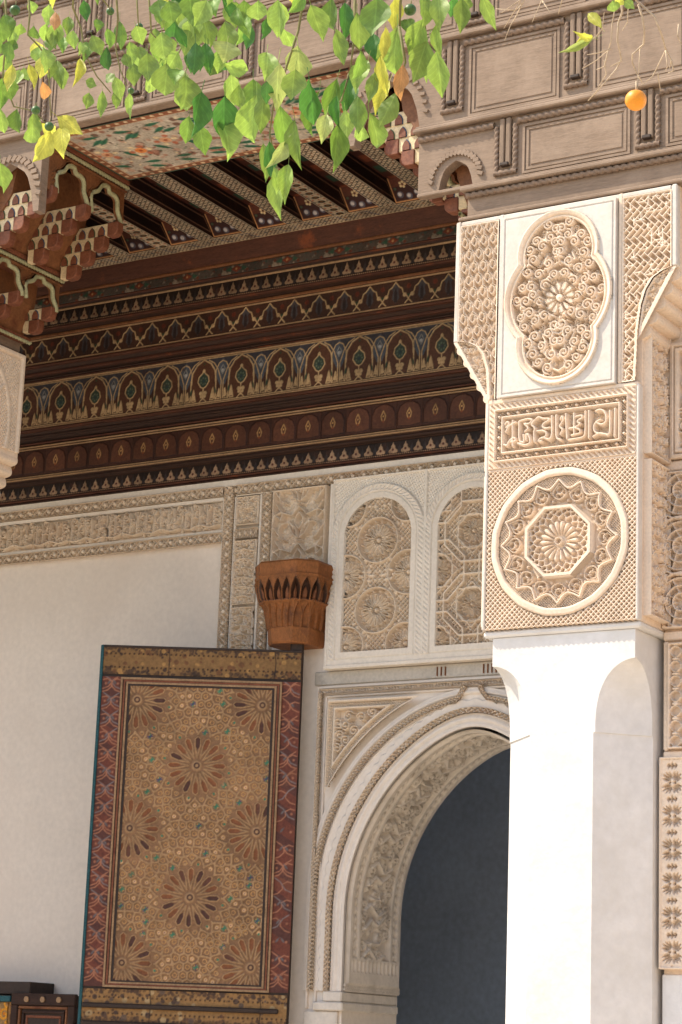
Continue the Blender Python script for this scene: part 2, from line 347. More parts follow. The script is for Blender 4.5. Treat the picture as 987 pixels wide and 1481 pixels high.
def rosette(cv, x, y, Rr, n, hh, col=None, pet=None, beads=True, rim=True, a0=0, sw=.030):
    for k in range(n):
        a = a0+2*math.pi*k/n; r0, r1, wd = .20*Rr, .70*Rr, Rr*2.4/n
        p = [(r0, 0), (r0+(r1-r0)*.55, wd*.42), (r1*.93, wd*.40), (r1, 0), (r1*.93, -wd*.40), (r0+(r1-r0)*.55, -wd*.42), (r0, 0)]
        q = [(x+px*math.cos(a)-py*math.sin(a), y+px*math.sin(a)+py*math.cos(a)) for px, py in p]
        if pet is not None: cv.fill([(x+(px*.82+r0*.6)*math.cos(a)-py*.55*math.sin(a), y+(px*.82+r0*.6)*math.sin(a)+py*.55*math.cos(a)) for px, py in p[:-1]], hh*.35, pet)
        cv.stroke(q, max(cv.res*1.3, Rr*sw), hh, col)
        if beads: cv.disc(x+.84*Rr*math.cos(a+math.pi/n), y+.84*Rr*math.sin(a+math.pi/n), Rr*.06, hh, col, dome=True)
    cv.disc(x, y, .13*Rr, hh*1.1, col, dome=True)
    if rim: cv.stroke(circ(x, y, Rr, 48), Rr*.085, hh*1.15, col)

SCRIPT=[[(0.974,0.879),(0.973,0.502),(0.971,0.049)],[(0.929,0.834),(0.935,0.162),(0.909,0.102)],[(0.812,0.881),(0.844,0.92),(0.883,0.847),(0.904,0.667),(0.896,0.492),(0.857,0.438),(0.818,0.528)],[(0.851,0.603),(0.812,0.553),(0.792,0.405),(0.805,0.219),(0.896,0.135)],[(0.79,0.114),(0.844,0.211),(0.912,0.119)],[(0.751,0.911),(0.753,0.084)],[(0.721,0.912),(0.725,0.173),(0.688,0.122),(0.582,0.109)],[(0.623,0.892),(0.626,0.276)],[(0.64,0.784),(0.688,0.815),(0.701,0.718),(0.662,0.682),(0.649,0.607),(0.688,0.561),(0.639,0.475)],[(0.582,0.447),(0.623,0.46),(0.675,0.39),(0.683,0.26),(0.604,0.236)],[(0.552,0.905),(0.558,0.513),(0.565,0.144)],[(0.506,0.758),(0.519,0.875),(0.534,0.754),(0.513,0.626),(0.494,0.543),(0.532,0.456),(0.506,0.308)],[(0.468,0.901),(0.47,0.196),(0.509,0.141)],[(0.429,0.898),(0.435,0.257),(0.403,0.194),(0.37,0.25)],[(0.292,0.864),(0.312,0.933),(0.351,0.844),(0.403,0.841),(0.41,0.768),(0.364,0.722),(0.344,0.615),(0.377,0.53),(0.41,0.555)],[(0.303,0.486),(0.351,0.496),(0.39,0.408),(0.379,0.283),(0.325,0.252),(0.312,0.165),(0.345,0.169)],[(0.279,0.833),(0.247,0.709),(0.286,0.597),(0.273,0.463),(0.281,0.17)],[(0.149,0.866),(0.221,0.91),(0.262,0.865),(0.234,0.734),(0.175,0.782),(0.234,0.622),(0.195,0.519)],[(0.143,0.855),(0.145,0.241),(0.182,0.196)],[(0.134,0.19),(0.195,0.096),(0.249,0.147),(0.236,0.34),(0.221,0.441)],[(0.182,0.431),(0.188,0.231)],[(0.208,0.438),(0.21,0.249)],[(0.084,0.899),(0.088,0.117)],[(0.113,0.842),(0.052,0.759),(0.026,0.582)],[(0.017,0.815),(0.039,0.908),(0.055,0.806),(0.026,0.715)],[(0.01,0.2),(0.039,0.134),(0.052,0.285),(0.104,0.402),(0.119,0.253),(0.071,0.266)]]

# =================================================================== the setting
g = put('courtyard_floor', mesh('floor', [(-60, -60, 0), (60, -60, 0), (60, 60, 0), (-60, 60, 0)], [(0, 1, 2, 3)]), 'ground'); g['kind'] = 'structure'
M['ochre'] = mat('ochre_plaster', (.62, .46, .33), .9, .15, 1.5, 20, .1)
for a in ((5.0, 5.3, -14, 9.9), (-22, 5.3, -14.3, -14), (-22.3, -22, -14, 9.9)):      # the other sides of the courtyard, behind and beside the camera
    q = box('courtyard_wall', *a, 0, 6.2, 'ochre', None, 0); q['kind'] = 'structure'

WX0, WX1, WY = -13.2, -2.4, 12.6
AC = -6.69                                             # axis of the doorway
def arch_pts(cx, cz, r, zb, n=40):                     # pointed arch: left jamb foot, left arc, right arc, right jamb foot
    dx = cx-AC; zt = cz+math.sqrt(r*r-dx*dx); a1 = math.atan2(zt-cz, AC-cx); L = [(cx-r, zb)]
    for i in range(n+1): a = math.pi+(a1-math.pi)*i/n; L.append((cx+r*math.cos(a), cz+r*math.sin(a)))
    L = L+[(2*AC-x, z) for x, z in L[::-1][1:]]
    p = np.array(L); q = np.r_[0, np.cumsum(np.hypot(*np.diff(p, axis=0).T))]; t = np.linspace(0, q[-1], 240); r_ = np.c_[np.interp(t, q, p[:, 0]), np.interp(t, q, p[:, 1])]
    k = np.exp(-.5*(np.arange(-30, 31)*(t[1]-t[0])/.13)**2); k /= k.sum(); m = len(k)//2          # soften the point of the arch
    o = r_.copy(); pad = np.pad(r_, ((m, m), (0, 0)), 'edge'); o = np.stack([np.convolve(pad[:, i], k, 'valid') for i in (0, 1)], 1)
    w_ = np.clip((r_[:, 1]-cz-.3)/.4, 0, 1)[:, None]; o = r_*(1-w_)+o*w_
    return [tuple(map(float, a)) for a in o]
INTR = arch_pts(-6.336, 2.522, 1.268, 0.0)
# -------- back wall
bw = thing('back_wall', 'shaded cream plaster wall with carved bands behind the open portico', 'wall', (-8, WY, 0))
poly = [(WX0, 0)]+INTR+[(WX1, 0), (WX1, 7.2), (WX0, 7.2)]
put('wall_face', prism(poly, WY, 13.31), 'wall', bw)
box('side_return', WX0-.3, WX0, 9.9, 13.4, 0, 7.2, 'wall', bw)
box('side_return', WX1, WX1+.3, 10.3, 13.4, 0, 7.2, 'wall', bw)
# -------- dim room beyond the doorway (box seen through the arch)
rm = thing('room', 'dim blue-grey walled room seen through the arched doorway', 'room', (AC, 15, 0))
def room():
    x0, x1, y0, y1, z1 = -11.5, -5.4, 13.32, 16.2, 4.6
    box('room_wall', x0, x1, y1, y1+.1, 0, z1, 'navy', rm, 0); box('room_wall', x0-.1, x0, y0, y1, 0, z1, 'navy', rm, 0)
    box('room_wall', x1, x1+.1, y0, 14.0, 0, z1, 'navy', rm, 0); box('room_wall', x1, x1+.1, 15.8, y1, 0, z1, 'navy', rm, 0); box('room_wall', x1, x1+.1, 14.0, 15.8, 2.1, z1, 'navy', rm, 0); box('room_ceiling', x0, x1, y0, y1, z1, z1+.1, 'navy', rm, 0)  # unseen opening in the right wall, added to let light into the room
room()

# -------- carved bands of the back wall
Yb = WY-.004; RD = 3.2
def band_tile(w, h, p):
    cv = Cv(w, h, .0034); U, V = cv.U, cv.V; u = (U/p) % 1; u = np.minimum(u, 1-u)*p; v = np.abs(V-h/2)
    cv.H = .022*np.maximum(np.maximum(sm(u+v, h*.56, .003), sm(latt(U, V-h/2, p/2), .0062, .003)*.85), (v > h*.46)*1.0); return cv.mesh('diamond_band')
DB = band_tile(.34, .068, .085); DBv = band_tile(.34, .074, .085)
def hband(x0, x1, z, parent=bw, me=DB):
    n = int(round((x1-x0)/.34))
    for i in range(n): put('diamond_band', me, 'wcarve', parent, (x0+i*(x1-x0)/n, Yb, z), scale=((x1-x0)/n/.34, 2.3, 1))
def vband(x, z0, z1, parent=bw):
    n = int(round((z1-z0)/.34))
    for i in range(n): put('diamond_band', DBv, 'wcarve', parent, (x+.074, Yb, z0+i*(z1-z0)/n), (0, -math.pi/2, 0), ((z1-z0)/n/.34, 2.3, 1))
hband(WX0, -8.70, 5.418); hband(-8.60, -4.4, 5.418); hband(WX0, -8.70, 5.086)
for x0, x1, z0, z1 in [(WX0, -4.4, 5.486, 5.536), (WX0, -8.705, 5.388, 5.416), (WX0, -8.705, 5.156, 5.180), (-8.60, -8.285, 5.408, 5.418)]:
    box('fillet', x0, x1, Yb-.034, WY+.02, z0, z1, 'wframe', bw)
vband(-8.686, 4.18, 5.48); vband(-8.364, 4.18, 5.41)
for x in (-8.700, -8.600, -8.388, -8.280): box('fillet', x-.008, x+.010, Yb-.033, WY+.02, 4.1, 5.405, 'wframe', bw)
frieze = []
for k in range(4):
    cv = Cv(.335, .200, .0042); arabesque(cv, .032, .011, .016, lambda x, y: .02 < x < .315 and .02 < y < .18, 20+k)
    rng = random.Random(k)
    for i in range(5): x = .03+.062*i+rng.uniform(-.01, .01); cv.stroke([(x, .03), (x+.004, rng.uniform(.11, .18)), (x-.01, .185)], .012, .018, None, True)
    cv.stroke([(.01, .03), (.08, .02), (.16, .045), (.25, .02), (.325, .035)], .012, .018, None, True)
    cv.stroke([(.33, 0), (.33, .2)], .006, .012)
    frieze.append(cv.mesh('frieze_panel'))
n = int((-8.71-WX0)/.335)
for i in range(n): put('frieze_panel', frieze[i % 4], 'wcarve', bw, (-8.712-.335*(i+1), Yb, 5.182), scale=(1, RD, 1))
cv = Cv(.185, .205, .004); arabesque(cv, .026, .010, .015, lambda x, y: .015 < x < .17 and .015 < y < .19, 41, .0925); cv.stroke([(.004, .004), (.181, .004), (.181, .201), (.004, .201), (.004, .004)], .008, .015)
put('square_panel', cv.mesh('square_panel'), 'wcarve', bw, (-8.588, Yb, 5.195), scale=(1, RD, 1))
hband(-8.59, -8.40, 5.098)
for k, (z0, z1) in enumerate([(4.63, 5.085), (4.16, 4.61)]):
    cv = Cv(.185, z1-z0, .0042); arabesque(cv, .030, .011, .016, lambda x, y: .015 < x < .17 and .015 < y < z1-z0-.015, 51+k)
    for i in range(6): cv.stroke([(.03, .05+.066*i), (.10, .06+.066*i), (.15, .045+.066*i)], .011, .018, None, True)
    cv.stroke([(.004, .004), (.181, .004), (.181, z1-z0-.004), (.004, z1-z0-.004), (.004, .004)], .008, .016)
    put('inscription_panel', cv.mesh('inscription_panel'), 'wcarve', bw, (-8.588, Yb, z0), scale=(1, RD, 1))
# large leaf panel above the door socket
def leafpanel():
    w, h = .435, .78; cv = Cv(w, h, .0038); xc = w/2
    arabesque(cv, .017, .006, .006, lambda x, y: .02 < x < w-.02 and .02 < y < h-.02, 61, xc)
    for y0 in (-.06, .20, .46, .72):
        for m in (0, 1):
            f = (lambda p: mirx(p, xc) if m else p)
            cv.stroke(f(circ(xc-.105, y0+.02, .06, 20, .2, 4.6)), .012, .020, None, True)
            cv.stroke(f([(xc-.01, y0-.03), (xc-.05, y0+.0), (xc-.085, y0+.06), (xc-.08, y0+.09), (xc-.03, y0+.04), (xc-.01, y0-.03)]), .012, .020, None, True)
            cv.stroke(f([(xc-.165, y0+.0), (xc-.21, y0+.06), (xc-.20, y0+.14), (xc-.15, y0+.16), (xc-.06, y0+.13), (xc, y0+.19)]), .012, .020, None, True)
            cv.stroke(f([(xc-.21, y0+.16), (xc-.15, y0+.10), (xc-.14, y0+.15), (xc-.19, y0+.22)]), .012, .020, None, True)
        cv.stroke([(xc, y0+.03), (xc-.032, y0+.07), (xc-.03, y0+.11), (xc, y0+.15), (xc+.03, y0+.11), (xc+.032, y0+.07), (xc, y0+.03)], .012, .020, None, True)
        cv.disc(xc-.016, y0-.05, .012, .020, dome=True); cv.disc(xc+.016, y0-.05, .012, .020, dome=True)
    cv.stroke([(.006, .0), (.006, h-.006), (w-.006, h-.006), (w-.006, 0)], .014, .022)
    return cv.mesh('leaf_panel', skirt=.01)
put('leaf_panel', leafpanel(), 'wcarve', bw, (-8.268, Yb, 4.63), scale=(1, RD, 1))
# blind windows
def window(kind):
    w, h = .72, 1.285; cv = Cv(w, h, .0040); xc = w/2; U, V = cv.U, cv.V; r = .2575; zs = .865; zb = .085
    d = np.where(V > zs, np.hypot(U-xc, V-zs)-r, np.maximum(np.abs(U-xc)-r, zb-V)); d = np.where((V <= zs) & (V < zb), np.maximum(np.abs(U-xc)-r, zb-V), d)
    ang = np.where(V > zs, np.arctan2(V-zs, U-xc)*r*1.35, np.where(U < xc, -(V-zs)+4, V-zs))
    inside = d < -.001
    # mouldings round the opening
    H = np.full(U.shape, .0)
    H = np.where(d > 0, .030, H); H = np.where((d > .042) & (d < .050), .020, H); H = np.where(d > .050, .034, H)
    H = np.where((d > .062) & (d < .094), .022+.012*np.abs(np.sin((ang*1.0+d*.9)*math.pi/.034)), H)
    H = np.where(d > .097, .030, H)
    top = (V > zs-.0) & (d > .104); H = np.where(top, .006+.013*np.abs(np.sin((U+V*.5)*math.pi/.019))*np.abs(np.sin((V-U*.6)*math.pi/.024))**.6, H)
    H = np.where((V > h-.010) | ((V > zs) & ((U < .009) | (U > w-.009))), .028, H); H = np.where(V < zb-.045, .024, H)
    keep = cv.H.copy(); cv.H = H
    fr = cv.mesh('window_moulding', mask=~(d < -.003))
    # pierced lattice
    L = Cv(2*r, h-zb-.16, .0036); yy = L.V+zb; xx = L.U+xc-r; LD = np.where(yy > zs, np.hypot(xx-xc, yy-zs)-r, np.abs(xx-xc)-r)
    P = []
    rng = random.Random(5)
    if kind == 0:
        C_ = [(r, .75, .155), (r, .272, .155), (.02, .515, .15), (2*r-.02, .515, .15), (.03, .035, .14), (2*r-.03, .035, .14), (.03, .99, .13), (2*r-.03, .99, .13)]; npet = 16
    else:
        C_ = [(r, .75, .118), (r, .26, .118), (.0, .50, .118), (2*r, .50, .118), (.0, .99, .10), (2*r, .99, .10), (.0, .02, .118), (2*r, .02, .118)]; npet = 12
    q = .034 if kind == 0 else .038
    L.H = .016*np.maximum(sm(latt(L.U, L.V, q), .0075, .003), sm(np.minimum((L.U/q*1.41+.25) % 1, 1-(L.U/q*1.41+.25) % 1)*q*.7, .006, .004)*(kind == 1))
    for x, y, rr in C_:
        L.where(np.hypot(L.U-x, L.V-y) < rr*1.04, 0.); rosette(L, x, y, rr, npet, .021, sw=.058)
        if kind == 1:
            for aa in (0, math.pi/4): L.stroke([(x+rr*1.28*math.cos(aa+math.pi/2*k), y+rr*1.28*math.sin(aa+math.pi/2*k)) for k in range(5)], .013, .022)
            L.stroke([(x+rr*1.85*math.cos(math.pi/8+math.pi/4*k), y+rr*1.85*math.sin(math.pi/8+math.pi/4*k)) for k in range(9)], .018, .026)
        else:
            for k in range(10): a = 2*math.pi*k/10; L.disc(x+rr*1.16*math.cos(a), y+rr*1.16*math.sin(a), .016, .020, dome=True)
            L.stroke(circ(x, y, rr*1.0, 48), .014, .022)
    if kind == 0:
        for x, y in ((r-.085, .51), (r+.085, .51), (r, .99), (r-.0, .51)):
            for k in range(6): L.disc(x+.035*math.cos(k*1.047), y+.035*math.sin(k*1.047), .016, .02, dome=True)
    return fr, L.mesh('pierced_lattice', mask=LD < .004), zb, r
for i, kd in ((0, 0), (1, 1), (2, 0)):
    if i < 2: wins = window(kd) if i == 0 else window(kd)
    if i == 0: w0 = wins
    if i == 2: wins = w0
    x0 = -7.774+.72*i
    f = put('blind_window', wins[0], 'wframe', bw, (x0, Yb-.042, 4.15), label='blind arched window filled with pierced plaster rosettes' if kd == 0 else 'blind arched window filled with star and octagon lattice')
    put('lattice', wins[1], 'wcarve', f, (.36-wins[3], .034, wins[2]), scale=(1, 2.6, 1))
box('sill', -7.80, -5.58, Yb-.076, WY+.02, 4.126, 4.152, 'wframe', bw)
for x in (-7.786, -5.606): box('fillet', x-.012, x+.012, Yb-.072, WY+.02, 4.15, 5.408, 'wframe', bw)

# =================================================================== arched doorway surround
dw = thing('arched_doorway', 'white plaster doorway with pointed arch and deep carved soffit', 'doorway', (AC, WY, 0))
class Path:
    def __init__(s, pts):
        p = np.array(pts); seg = np.hypot(*np.diff(p, axis=0).T); s.s = np.r_[0, np.cumsum(seg)]; s.p = p; s.L = s.s[-1]
        t = np.gradient(p, s.s, axis=0); t /= np.hypot(t[:, 0], t[:, 1])[:, None]; s.n = np.c_[-t[:, 1], t[:, 0]]     # left normal = outward
    def at(s, q, off):
        f = lambda a: np.interp(q, s.s, a); return f(s.p[:, 0])+f(s.n[:, 0])*off, f(s.p[:, 1])+f(s.n[:, 1])*off
def dense(pts, d=.02):
    out = []
    for a, b in zip(pts[:-1], pts[1:]):
        k = max(1, int(math.hypot(b[0]-a[0], b[1]-a[1])/d)); out += [(a[0]+(b[0]-a[0])*i/k, a[1]+(b[1]-a[1])*i/k) for i in range(k)]
    return out+[pts[-1]]
def along(path, w, res, Hf, y, t0, k=1.8):
    cv = Cv(path.L, w, res); cv.H = Hf(cv.U, cv.V)
    def fn(U, V, H): x, z = path.at(U, V+t0); return x, y-H*k, z
    return cv.mesh('arch_band', fn)
A = dense(arch_pts(-6.336, 2.522, 1.268, 2.03)); PA = Path(A)
HW = lambda w: (lambda U, V: .024*np.maximum(sm(latt(U, V-w/2, w*.9), w*.20, .003), np.abs(V-w/2) > w*.40))
def ramp(U, V, w, lv): return np.interp(V/w, np.linspace(0, 1, len(lv)), lv)
put('arch_moulding', along(PA, .085, .011, lambda U, V: ramp(U, V, .085, [.012, .016, .014, .006, .020, .024, .018, .008, .012]), Yb, .0, 1.1), 'wall', dw)
put('dotted_band', along(PA, .034, .0045, HW(.034), Yb, .088), 'wcarve', dw)
put('scalloped_band', along(PA, .098, .0055, lambda U, V: np.where(V < .042+.016*np.abs(np.sin(U*math.pi/.072)), .018, .008), Yb, .124, 1.3), 'wall', dw)
DT = dense(arch_pts(-6.58, 2.664, 1.245, 2.03)); PD = Path(DT)
i0 = int(len(DT)*.5)
gap = [p for p in DT if p[0] < AC-.095]; PL = Path(dense(gap+[(AC-.075, 3.925), (AC-.055, 3.965)]))
put('dotted_band', along(PL, .030, .0045, HW(.030), Yb-.003, -.015), 'wcarve', dw)
gr = [(2*AC-x, z) for x, z in (gap+[(AC-.075, 3.925), (AC-.055, 3.965)])][::-1]
put('dotted_band', along(Path(dense(gr)), .030, .0045, HW(.030), Yb-.003, -.015), 'wcarve', dw)
put('arch_moulding', along(PD, .02, .007, lambda U, V: ramp(U, V, .02, [0, .013, 0]), Yb-.001, -.040), 'wall', dw)
put('arch_moulding', along(PD, .05, .008, lambda U, V: ramp(U, V, .05, [0, .016, .016, .010, .010]), Yb-.001, .018), 'wall', dw)
fl = [(-7.835, 2.03), (-7.835, 3.984), (2*AC+7.835, 3.984), (2*AC+7.835, 2.03)]
for a, b in zip(fl[:-1], fl[1:]): put('dotted_band', along(Path(dense([a, b])), .026, .0045, HW(.026), Yb-.002, -.013), 'wcarve', dw)
for off, wd, hh in ((.030, .018, .022), (-.032, .014, .014)):
    a = -7.835-off; b = 3.984+off
    box('frame_fillet', a-wd/2, a+wd/2, Yb-hh, WY+.02, 1.92, b+wd/2, 'wall', dw); box('frame_fillet', 2*AC-a-wd/2, 2*AC-a+wd/2, Yb-hh, WY+.02, 1.92, b+wd/2, 'wall', dw)
    box('frame_fillet', a+wd/2, 2*AC-a-wd/2, Yb-hh, WY+.02, b-wd/2, b+wd/2, 'wall', dw)
box('grey_band', -7.90, 2*AC+7.90, Yb-.012, WY+.02, 4.033, 4.122, 'grey', dw)
for x in (-6.96, -6.93, -6.90, -6.62, -6.59, -6.56, -6.53): box('peg', x-.004, x+.004, Yb-.022, Yb, 4.045, 4.105, 'orange', dw)
def spandrel():
    w, h = .70, .64; cv = Cv(w, h, .0040); X = cv.U-7.765; Z = cv.V+3.28
    d = np.minimum(np.minimum(X+7.765, 3.92-Z), np.hypot(X+6.58, Z-2.664)-1.245-.085)
    cond = lambda x, y: min(x, h-y, math.hypot(x-7.765+6.58, y+3.28-2.664)-1.33) > .085
    arabesque(cv, .036, .013, .020, cond, 77)
    lat = .004+.010*sm(latt(cv.U, cv.V, .020), .006, .004)
    cv.H = np.where(d < .068, .020, cv.H); cv.H = np.where(d < .052, lat, cv.H); cv.H = np.where(d < .018, .020, cv.H)
    return cv, d
cv, d = spandrel()
put('spandrel', cv.mesh('spandrel', mask=d > .004), 'wcarve', dw, (-7.765, Yb-.002, 3.28), scale=(1, RD, 1))
cv.H = cv.H[:, ::-1]; put('spandrel', cv.mesh('spandrel', mask=(d > .004)[:, ::-1]), 'wcarve', dw, (2*AC+7.765-.70, Yb-.002, 3.28), scale=(1, RD, 1))
# carved soffit of the arch (runs through the depth of the wall)
def soffit():
    w = .715; cv = Cv(PA.L, w, .0075); U, V = cv.U, cv.V
    rng = random.Random(9)
    bord = (np.minimum(V, w-V) < .17)
    arabesque(cv, .042, .015, .022, lambda x, y: .18 < y < w-.18, 91, None)
    for k in range(int(PA.L/.29)):
        x = .12+.29*k; cv.stroke([(x, .22), (x+.06, .30), (x+.03, .38), (x+.09, .47)], .03, .024, None, True); cv.stroke([(x+.13, .48), (x+.09, .38), (x+.16, .28), (x+.12, .22)], .028, .024, None, True)
        cv.stroke([(x+.2, .30), (x+.2, .41)], .016, .026)
    e = np.minimum(V, w-V)
    cv.H = np.where(e < .168, .020, cv.H)
    cv.H = np.where((e > .075) & (e < .135), .010+.010*np.abs(np.sin(U*math.pi/.055))*np.abs(np.sin(e*math.pi/.03)), cv.H)
    cv.H = np.where(e < .03, .010, cv.H)
    end = np.minimum(U, PA.L-U); cv.H = np.where((end < .22) & (e > .03), .020, cv.H); cv.H = np.where((end > .13) & (end < .20) & (e > .06), .008+.013*np.abs(np.sin(V*math.pi/.05)), cv.H)
    cv.H = np.where(end < .045, .006+.010*sm(latt(U, V, .026), .008, .006), cv.H)
    def fn(U, V, H): x, z = PA.at(U, -H*1.7-.002); return x, Yb-.012+V, z
    return cv.mesh('carved_soffit', fn)
put('carved_soffit', soffit(), 'jamb', dw)
for sgn in (1, -1):                                   # imposts and plain jambs below the arch
    xe = -7.604
    def bx(nm, x0, x1, y0, y1, z0, z1, m):
        if sgn < 0: x0, x1 = 2*AC-x1, 2*AC-x0
        box(nm, x0, x1, y0, y1, z0, z1, m, dw, .008)
    bx('impost', -7.735, xe+.012, Yb-.030, 13.30, 1.962, 2.028, 'jamb'); bx('impost', -7.80, xe+.030, Yb-.045, 13.28, 1.905, 1.960, 'jamb')
    bx('jamb', -7.878, xe-.02, Yb-.024, WY+.01, 0, 1.903, 'jamb')

# =================================================================== painted cornice
cn = thing('painted_cornice', 'dark red stepped wooden cornice painted with arcades and trefoils under the beams', 'cornice', (-8, 12.4, 5.5))
PR = [(12.1, 7.121), (12.16, 6.993), (12.17, 6.977), (12.185, 6.906), (12.215, 6.873), (12.225, 6.758), (12.315, 6.74), (12.315, 6.709), (12.325, 6.538), (12.325, 6.517), (12.425, 6.433), (12.425, 6.413), (12.435, 6.078), (12.435, 6.058), (12.5, 5.969), (12.495, 5.927), (12.505, 5.737), (12.505, 5.702), (12.55, 5.661), (12.555, 5.567), (12.57, 5.534), (12.62, 5.532)]
put('cornice_core', extr([(y+.006, z) for y, z in PR], WX0, WX1), 'dark', cn)
put('cove_board', extr([(12.094, 7.119), (12.105, 7.09), (12.135, 7.03), (12.156, 6.992)], WX0, WX1), 'rust', cn)
def nose(y, z0, z1, m, d=.012): box('nosing', WX0, WX1, y-d, y+.02, z0, z1, m, cn, .004)
nose(12.165, 6.974, 6.992, 'orange', .014); nose(12.19, 6.899, 6.910, 'rust', .012); nose(12.205, 6.873, 6.886, 'pale', .004); nose(12.225, 6.744, 6.760, 'rust', .016)
nose(12.315, 6.722, 6.742, 'orange', .020); nose(12.315, 6.709, 6.719, 'pale', .012)
nose(12.325, 6.527, 6.538, 'pale', .012); nose(12.325, 6.503, 6.521, 'rust', .018); nose(12.385, 6.462, 6.482, 'rust', .020); nose(12.425, 6.436, 6.446, 'dark', .03)
nose(12.425, 6.413, 6.424, 'pale', .014); nose(12.425, 6.426, 6.433, 'rust', .018)
nose(12.435, 6.068, 6.078, 'pale', .012); nose(12.435, 6.045, 6.062, 'rust', .018); nose(12.475, 6.008, 6.024, 'dark', .020); nose(12.495, 5.962, 5.974, 'rust', .022)
nose(12.495, 5.942, 5.953, 'pale', .014); nose(12.495, 5.927, 5.935, 'pale', .010); nose(12.505, 5.717, 5.726, 'pale', .010); nose(12.505, 5.702, 5.711, 'pale', .014); nose(12.53, 5.672, 5.690, 'dark', .016)
nose(12.555, 5.548, 5.562, 'rust', .016); nose(12.57, 5.533, 5.545, 'dark', .018)
LINE = S(176, 148, 112); RB = S(66, 42, 32); RB2 = S(82, 52, 38); BLU = S(70, 76, 86); GRN = S(48, 66, 50); DK = S(40, 28, 23); ORN = S(150, 84, 44)
def tile_arcade():
    w, h = .321, .334; cv = Cv(w, h, .0044, 0, RB); xc = w/2
    cv.where(cv.V > h*.70, None, S(56, 54, 60)); 
    big = [(xc-.108, .02), (xc-.108, .17), (xc-.095, .235), (xc-.06, .285), (xc, .318), (xc+.06, .285), (xc+.095, .235), (xc+.108, .17), (xc+.108, .02)]
    cv.fill(big, None, RB2)
    for sg in (0, 1):
        f = lambda p: mirx(p, xc) if sg else p
        sm_ = [(0, .20), (.0, .318), (.03, .29), (.052, .24), (.05, .18), (.02, .12), (0, .12)]
        cv.fill(f(sm_), None, BLU); cv.disc(xc-.16 if not sg else xc+.16, .225, .014, None, S(150, 150, 150)); cv.stroke(f([(.0, .20), (.02, .235), (.0, .27)]), .006, None, S(130, 128, 124))
        cv.stroke(f([(0, .30), (.03, .285), (.055, .235), (.06, .17), (.058, .15)]), .008, .004, LINE)
        cv.stroke(f([(.008, .02), (.008, .15), (.022, .19), (.04, .24), (.075, .29), (.12, .315)]), .008, .004, LINE)
        cv.stroke(f([(xc, .322), (xc-.06, .288), (xc-.095, .235), (xc-.107, .17), (xc-.107, .02)]), .010, .005, LINE)
        cv.stroke(f([(xc-.112, .05), (xc-.09, .02), (xc-.062, .02), (xc-.08, .10), (xc-.095, .05)]), .008, .004, LINE)
        cv.fill(f([(xc-.10, .03), (xc-.064, .03), (xc-.074, .085), (xc-.083, .115), (xc-.092, .085)]), .003, LINE)
        cv.fill(f([(.03, .03), (.012, .03), (.018, .09), (.028, .10), (.042, .04)]), .003, LINE); cv.fill(f(drop(.052, .06, .06, .016, 1.4)), None, GRN)
        cv.stroke(f([(.020, .02), (.05, .02), (.022, .075)]), .007, .003, LINE)
    cv.fill([(xc, .232), (xc-.04, .195), (xc-.046, .16), (xc-.02, .125), (xc, .115), (xc+.02, .125), (xc+.046, .16), (xc+.04, .195)], None, S(52, 64, 54))
    for k in range(7): a = k*.9; cv.disc(xc+.024*math.cos(a), .165+.024*math.sin(a), .007, None, S(84, 96, 82))
    cv.disc(xc, .165, .009, None, S(40, 60, 66))
    cv.stroke([(xc, .25), (xc-.012, .222), (xc-.04, .198), (xc-.048, .16), (xc-.022, .122), (xc, .112), (xc+.022, .122), (xc+.048, .16), (xc+.04, .198), (xc+.012, .222), (xc, .25)], .009, .005, LINE)
    cv.disc(xc, .24, .012, .004, LINE); cv.stroke([(xc, .112), (xc, .03)], .009, .004, LINE)
    for sg in (-1, 1): cv.disc(xc+sg*.018, .075, .015, .004, LINE); cv.disc(xc+sg*.014, .052, .012, .004, LINE); cv.stroke([(xc, .04), (xc+sg*.03, .01)], .008, .003, LINE)
    cv.disc(xc, .292, .008, None, GRN); cv.stroke([(0, .329), (w, .329)], .008, .003, LINE); cv.stroke([(0, .006), (w, .006)], .008, .003, LINE)
    return cv.mesh('arcade_panel', skirt=.008)
def tile_lattice():
    w, h = .202, .168; cv = Cv(w, h, .0044, 0, RB); xc = w/2
    cv.fill([(xc, .01), (xc-.03, .05), (xc-.02, .10), (xc-.035, .12), (xc, .155), (xc+.035, .12), (xc+.02, .10), (xc+.03, .05)], None, S(66, 62, 66))
    cv.fill([(xc-.012, .02), (xc-.012, .09), (xc, .12), (xc+.012, .09), (xc+.012, .02)], None, S(44, 34, 34))
    for x in (0, w): cv.disc(x, .125, .018, None, S(96, 44, 30)); cv.disc(x, .06, .012, None, GRN)
    for sg in (0, 1):
        f = lambda p: mirx(p, xc) if sg else p
        cv.stroke(f([(xc, .163), (xc-.028, .128), (xc-.05, .115), (xc-.06, .08), (xc-.085, .06), (xc-.101, .035), (xc-.075, .006)]), .009, .005, LINE)
        cv.stroke(f([(xc-.101, .035), (xc-.12, .0)]), .009, .005, LINE)
        cv.disc(xc-.072 if not sg else xc+.072, .066, .015, .005, LINE)
    return cv.mesh('ogee_panel', skirt=.008)
